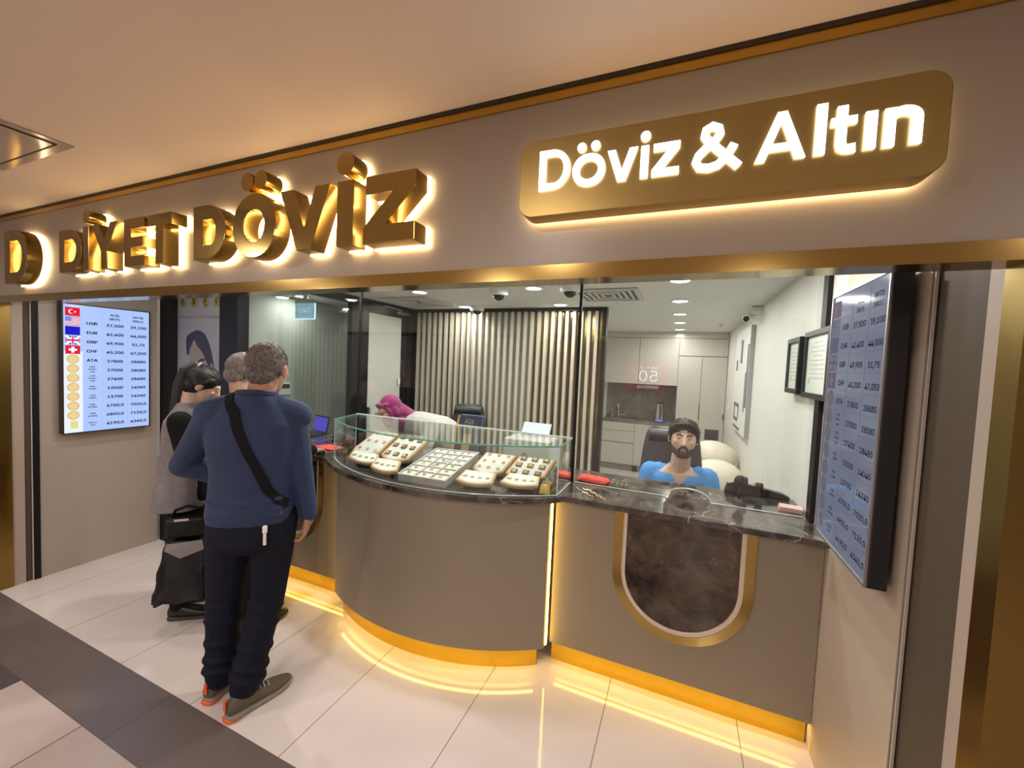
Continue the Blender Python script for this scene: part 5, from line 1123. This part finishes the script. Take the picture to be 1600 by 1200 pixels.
g.build('ponytail', HAIRB, hr, smooth='all', remesh=.007, relax=3)
MB().tube([t0 + HR3 @ Vector((.032 * math.cos(a), .012, .032 * math.sin(a))) for a in [2 * PI * k / 16 for k in range(17)]], .006).build('hair_clip', mat('clip_grey', (.38, .38, .36), .3), hr, smooth='all')
g = MB().torso([(b3(0, 0, .84), .15, .10, r3), (b3(0, 0, 1.0), .13, .09, r3), (b3(0, 0, 1.2), .155, .095, r3), (b3(0, 0, 1.30), .10, .065, r3)])
g.caps(shL3, elL3, .062, .048); g.caps(elL3, elL3.lerp(wrL3, .95), .048, .034); g.caps(shR3, elR3, .066, .052); g.caps(elR3, elR3.lerp(wrR3, .95), .044, .032)
g.build('black_top', BLKCL, pr3, smooth='all', remesh=.008, relax=5)
g = MB().torso([(b3(0, -.03, .70), .185, .140, r3), (b3(0, -.03, .80), .175, .132, r3), (b3(0, -.02, .98), .140, .112, r3), (b3(0, -.015, 1.16), .140, .112, r3), (b3(0, -.015, 1.24), .140, .100, r3), (b3(0, 0, 1.315), .090, .070, r3), (b3(0, .005, 1.35), .060, .058, r3)])
g.build('grey_vest', GREYV, pr3, smooth='all', remesh=.008, relax=5)
g = MB().torso([(b3(0, 0, .90), .14, .10, r3), (b3(0, 0, .76), .155, .115, r3), (b3(0, 0, .66), .14, .095, r3)])
for s in (-1, 1): g.caps(b3(s * .08, 0, .78), b3(s * .08, .02, .45), .080, .058); g.caps(b3(s * .08, .02, .45), b3(s * .08, -.02, .085), .058, .052)
g.build('trousers', BLKCL, pr3, smooth='all', remesh=.010, relax=4)
for s in (-1, 1): shoe(pr3, b3(s * .085, -.075, 0), d3 + r3 * s * .15, (mat('black_shoe', (.012, .011, .011), .3), mat('black_sole', (.02, .02, .02), .5)), .88)
t = thing('handbag', 'black handbag hanging from the arm of the woman in the grey vest', 'bag', (-2.69, 1.47, .56))
hb = Vector((-2.69, 1.47, .625)); MB().obox(hb, r3 * .045, d3 * .105, Zv * .062).build('bag_body', mat('bag_leather', (.005, .005, .006), .45, spec=.3), t, bevel=.025, seg=3, smooth=True)
MB().tube([hb - d3 * .08 + Zv * .055, hb - d3 * .06 + Zv * .10, hb + Zv * .12, hb + d3 * .06 + Zv * .10, hb + d3 * .08 + Zv * .055], .007).build('handle', BLKCL, t, smooth='all')
MB().obox(hb + r3 * .046 + Zv * .052 - d3 * .02, r3 * .004, d3 * .035, Zv * .007).build('clasp', STEEL, t)
t = thing('shopping_bag', 'crumpled black shopping bag with a pale top panel held low beside the woman', 'bag', (-2.70, 1.47, .17))
sb = Vector((-2.70, 1.47, .36)); rnd = random.Random(11); rings = []
for k in range(9):
    f = k / 8; z = -.185 + .365 * f; hw = .135 - .035 * f; hd = .055 - .022 * f; lean = -.03 * (1 - f)
    ring = []
    for n_ in range(24):
        a = 2 * PI * n_ / 24; x = math.copysign(abs(math.cos(a)) ** .45, math.cos(a)) * hw; y = math.copysign(abs(math.sin(a)) ** .45, math.sin(a)) * hd; kx = 1 + rnd.uniform(-.09, .09) * (.5 + f)
        ring.append(sb + d3 * (x * kx + lean) + r3 * (y * (1 + rnd.uniform(-.35, .35))) + Zv * (z + (rnd.uniform(-.012, .012) if 0 < k else 0)))
    rings.append(ring)
MB().loft(rings).build('bag_body', mat('bag_film', (.010, .011, .014), .34, bump=.5, bscale=18, spec=.4), t, smooth=True)
P = [sb + d3 * a + r3 * b_ + Zv * z for a, b_, z in ((-.085, .040, .175), (.085, .040, .18), (.095, .050, .125), (-.02, .052, .085), (-.095, .050, .14))]
MB().prism(P, r3 * .003).build('pale_panel', mat('bag_pale', (.22, .215, .215), .5), t)
MB().tube([sb - d3 * .06 + Zv * .175, sb - d3 * .035 + Zv * .215, sb + d3 * .035 + Zv * .215, sb + d3 * .06 + Zv * .175], .004).build('handle', BLKCL, t)

# ---- the clerk in the magenta scarf, standing and bowed over the worktop
pr4 = thing('person', 'woman clerk in a magenta headscarf, glasses and white blouse bending over the worktop', 'person', (-1.98, 3.2, 0))
W = Vector; hip, mid, upr = W((-1.90, 3.24, .90)), W((-1.97, 3.12, 1.03)), W((-2.14, 3.00, 1.09)); sx = W((.93, .36, 0)).normalized()
sR, sL = W((-2.00, 2.98, 1.07)), W((-2.36, 3.04, 1.04)); eR4, w4 = W((-1.945, 2.84, .98)), W((-2.12, 2.70, 1.03)); eL4, w4l = W((-2.46, 2.92, .93)), W((-2.40, 2.74, 1.03))
hc4 = W((-2.365, 2.87, 1.225)); HR4 = frame(math.radians(158), .40, .10)
g = MB(); head(g, hc4, HR4, .98); g.caps(W((-2.20, 2.97, 1.10)), hc4 + HR4 @ W((0, -.03, -.05)), .05, .048)
g.chain([hip, mid, upr], [.13, .12, .11]); g.chain([sR, upr, sL], [.06, .09, .06])
g.chain([sR, eR4, w4], [.042, .034, .026]); g.chain([sL, eL4, w4l], [.042, .034, .026])
hand(g, w4, (-.6, -.6, -.15), (0, 0, -1), (-.7, .7, 0), .4, .9); hand(g, w4l, (.3, -.9, -.15), (0, 0, -1), (.9, .3, 0), .4, .9)
for k in (-1, 1): g.chain([hip + sx * .09 * k - Vector((0, 0, .05)), W((-1.92, 3.26, .46)) + sx * .09 * k, W((-1.90, 3.30, .08)) + sx * .09 * k, W((-1.93, 3.19, .035)) + sx * .09 * k], [.09, .055, .04, .03])
g.build('body', SKIN, pr4, smooth='all', remesh=.006, relax=6); eyes(pr4, hc4, HR4, .98, SKIN)
q = lambda x, y, z: hc4 + HR4 @ Vector((x, y, z))
g = MB()
for (x, y, z, a, b_, c_) in ((0, -.030, .036, .0985, .098, .100), (0, -.046, -.03, .0985, .072, .085), (0, -.03, -.100, .070, .060, .050)): g.ell(q(x, y, z), (a, b_, c_), R=HR4, n=24, k=16)
g.chain([q(-.066, .052, .058), q(-.035, .072, .082), q(0, .080, .088), q(.035, .072, .082), q(.066, .052, .058)], [.013, .013, .013, .013, .013])
for k in (-1, 1): g.chain([q(k * .066, .052, .058), q(k * .082, .034, .01), q(k * .080, .030, -.05), q(k * .050, .052, -.118), q(0, .058, -.132)], [.013, .014, .016, .018, .018])
g.chain([q(0, -.08, -.02), W((-2.16, 3.00, 1.15)), W((-2.03, 3.05, 1.13)), W((-1.94, 3.06, 1.04))], [.065, .055, .035, .018])
g.chain([q(.02, .0, -.10), W((-2.24, 2.94, 1.11))], [.07, .075])
for k in (-1, 1): g.ell(q(k * .094, -.012, -.006), (.018, .034, .046), R=HR4); g.ell(q(k * .060, .040, .070), (.030, .022, .020), R=HR4)
g.build('headscarf', MAGENTA, pr4, smooth='all', remesh=.006, relax=3)
g = MB()
for k in (-1, 1): g.tube([q(k * .033 + .024 * math.cos(a), .106, .006 + .018 * math.sin(a)) for a in [2 * PI * n_ / 16 for n_ in range(17)]], .0028, n=6); g.tube([q(k * .057, .104, .01), q(k * .080, .04, .015)], .0025, n=6)
g.tube([q(-.009, .110, .01), q(.009, .110, .01)], .0025, n=6); g.build('glasses', BLKP, pr4)
g = MB().chain([hip, mid, upr], [.165, .158, .140]).chain([sR, upr, sL], [.082, .115, .082])
g.chain([sR, eR4, eR4.lerp(w4, .85)], [.078, .062, .046]).chain([sL, eL4, eL4.lerp(w4l, .85)], [.078, .062, .046])
g.build('blouse', WHITEC, pr4, smooth='all', remesh=.008, relax=5)
g = MB().chain([hip - Vector((0, 0, .03)), hip - Vector((0, 0, .25)), hip - Vector((0, 0, .78))], [.172, .175, .17]); g.build('skirt', BLKCL, pr4, smooth='all', remesh=.012, relax=3)
for k in (-1, 1): shoe(pr4, W((-1.90, 3.36, 0)) + sx * .09 * k, W((-.2, -1, 0)), (mat('black_shoe', (.012, .011, .011), .3), mat('black_sole', (.02, .02, .02), .5)), .85)

# ---- the bearded man in the blue T-shirt, seated behind the right desk
pr5 = thing('person', 'seated bearded man in a bright blue T-shirt facing us behind the right desk', 'person', (.02, 3.05, 0))
hc5 = Vector((.034, 2.975, 1.232)); HR5 = frame(math.radians(183), .02, -.04)
r5 = Vector((1, 0, 0)); c5 = lambda a, b, z: Vector((.015 + a, 3.06 - b, z))
def head5(g):
    head(g, hc5, HR5, 1.0); q5 = lambda x, y, z: hc5 + HR5 @ Vector((x, y, z))
    for k in (-1, 1): g.ell(q5(k * .034, .034, -.012), (.044, .052, .070), R=HR5)
    for k in (-1, 1): g.ell(q5(k * .089, -.012, -.010), (.009, .022, .034), R=HR5)
g = MB(); head5(g); g.caps(c5(.008, .02, 1.00), hc5 + HR5 @ Vector((0, -.02, -.07)), .069, .060)
g.torso([(c5(0, 0, .54), .16, .11, r5), (c5(0, 0, .70), .145, .10, r5), (c5(0, 0, .88), .165, .105, r5), (c5(0, .01, .98), .15, .08, r5), (c5(0, .015, 1.03), .07, .055, r5)])
sl, sr = c5(-.185, 0, .955), c5(.185, 0, .955); el, er = c5(-.235, .04, .70), c5(.235, .04, .70); wl, wr = c5(-.15, .24, .66), c5(.15, .24, .66)
g.chain([sl, el, wl], [.048, .038, .028]); g.chain([sr, er, wr], [.048, .038, .028])
hand(g, wl, (.4, -1, 0), (0, 0, -1), (1, 0, 0), .5); hand(g, wr, (-.4, -1, 0), (0, 0, -1), (-1, 0, 0), .5)
for s in (-1, 1): g.chain([c5(s * .09, -.02, .58), c5(s * .12, .30, .56)], [.09, .065])
g.build('body', SKINP, pr5, smooth='all', remesh=.0042, relax=4); eyes(pr5, hc5, HR5, 1.0, SKINP)
q = lambda x, y, z: hc5 + HR5 @ Vector((x, y, z))
g = MB().ell(q(0, -.020, .048), (.090, .098, .082), R=HR5, n=28, k=18).ell(q(0, -.045, -.008), (.086, .074, .080), R=HR5)
g.chain([q(-.060, .044, .090), q(-.02, .068, .104), q(.025, .068, .102), q(.062, .042, .088)], [.013, .012, .012, .013])
for s in (-1, 1): g.chain([q(s * .070, .045, .070), q(s * .083, .018, .030), q(s * .080, .018, -.010)], [.016, .014, .009])
strands(g.build('hair', HAIRD, pr5, smooth='all', remesh=.005, relax=3), hc5, HR5, 560, .036, .0022, lambda p: (p.x * 4 + .05, .05 + p.y * .5, -.2 - p.z), lift=.003, seed=5)
g = MB()
for s in (-1, 1): g.chain([q(s * .073, .018, -.012), q(s * .066, .034, -.050), q(s * .050, .062, -.082), q(s * .022, .084, -.100), q(0, .090, -.104)], [.008, .014, .018, .020, .021])
g.chain([q(-.027, .091, -.062), q(-.014, .100, -.048), q(0, .102, -.046), q(.014, .100, -.048), q(.027, .091, -.062)], [.006, .0075, .007, .0075, .006])
for s in (-1, 1): g.chain([q(s * .027, .091, -.062), q(s * .030, .084, -.085)], [.007, .012])
g.ell(q(0, .090, -.085), (.010, .010, .012), R=HR5)
strands(g.build('beard', HAIRD, pr5, smooth='all', remesh=.004, relax=2), hc5, HR5, 420, .014, .0012, lambda p: (p.x, .02, -.1), lift=.001, seed=6)
for s in (-1, 1): MB().chain([q(s * .014, .096, .032), q(s * .032, .094, .039), q(s * .052, .076, .032)], [.0034, .0042, .0026]).build('eyebrow', HAIRD, pr5, smooth='all')
MB().ell(q(0, .0955, -.067), (.017, .006, .0055), R=HR5).build('lips', LIPS, pr5, smooth='all')
g = MB().torso([(c5(0, 0, .56), .19, .135, r5), (c5(0, 0, .72), .18, .125, r5), (c5(0, 0, .87), .195, .125, r5), (c5(0, 0, .95), .19, .108, r5), (c5(0, -.012, 1.005), .135, .082, r5), (c5(0, -.022, 1.03), .085, .060, r5)])
g.caps(sl, sl.lerp(el, .85), .074, .068); g.caps(sr, sr.lerp(er, .85), .074, .068); g.caps(c5(-.08, -.01, .985), sl, .058, .060); g.caps(c5(.08, -.01, .985), sr, .058, .060)
ts = g.build('t_shirt', BLUET, pr5, smooth='all', remesh=.008, relax=5)
# the V of the neckline: cut out of the shirt so that the skin below shows
b_ = bmesh.new(); b_.from_mesh(ts.data); off = world_loc(ts); dead = []
for f in b_.faces:
    p = f.calc_center_median() + off
    if p.z > 1.032 or (p.y < 3.06 and p.z > .920 and abs(p.x - .024) < .078 * ((p.z - .920) / .105) ** .9): dead.append(f)
bmesh.ops.delete(b_, geom=dead, context='FACES')
for _ in range(14): bmesh.ops.smooth_vert(b_, verts=[v for v in b_.verts if v.is_boundary], factor=.5, use_axis_x=True, use_axis_y=True, use_axis_z=True)
b_.to_mesh(ts.data); b_.free()
g = MB()
for s in (-1, 1): g.caps(c5(s * .09, -.02, .58), c5(s * .12, .30, .56), .10, .078); g.caps(c5(s * .12, .30, .56), c5(s * .12, .30, .02), .075, .055)
g.torso([(c5(0, -.02, .52), .17, .13, r5), (c5(0, -.02, .64), .165, .12, r5)]); g.build('trousers', DENIM, pr5, smooth='all', remesh=.012, relax=3)
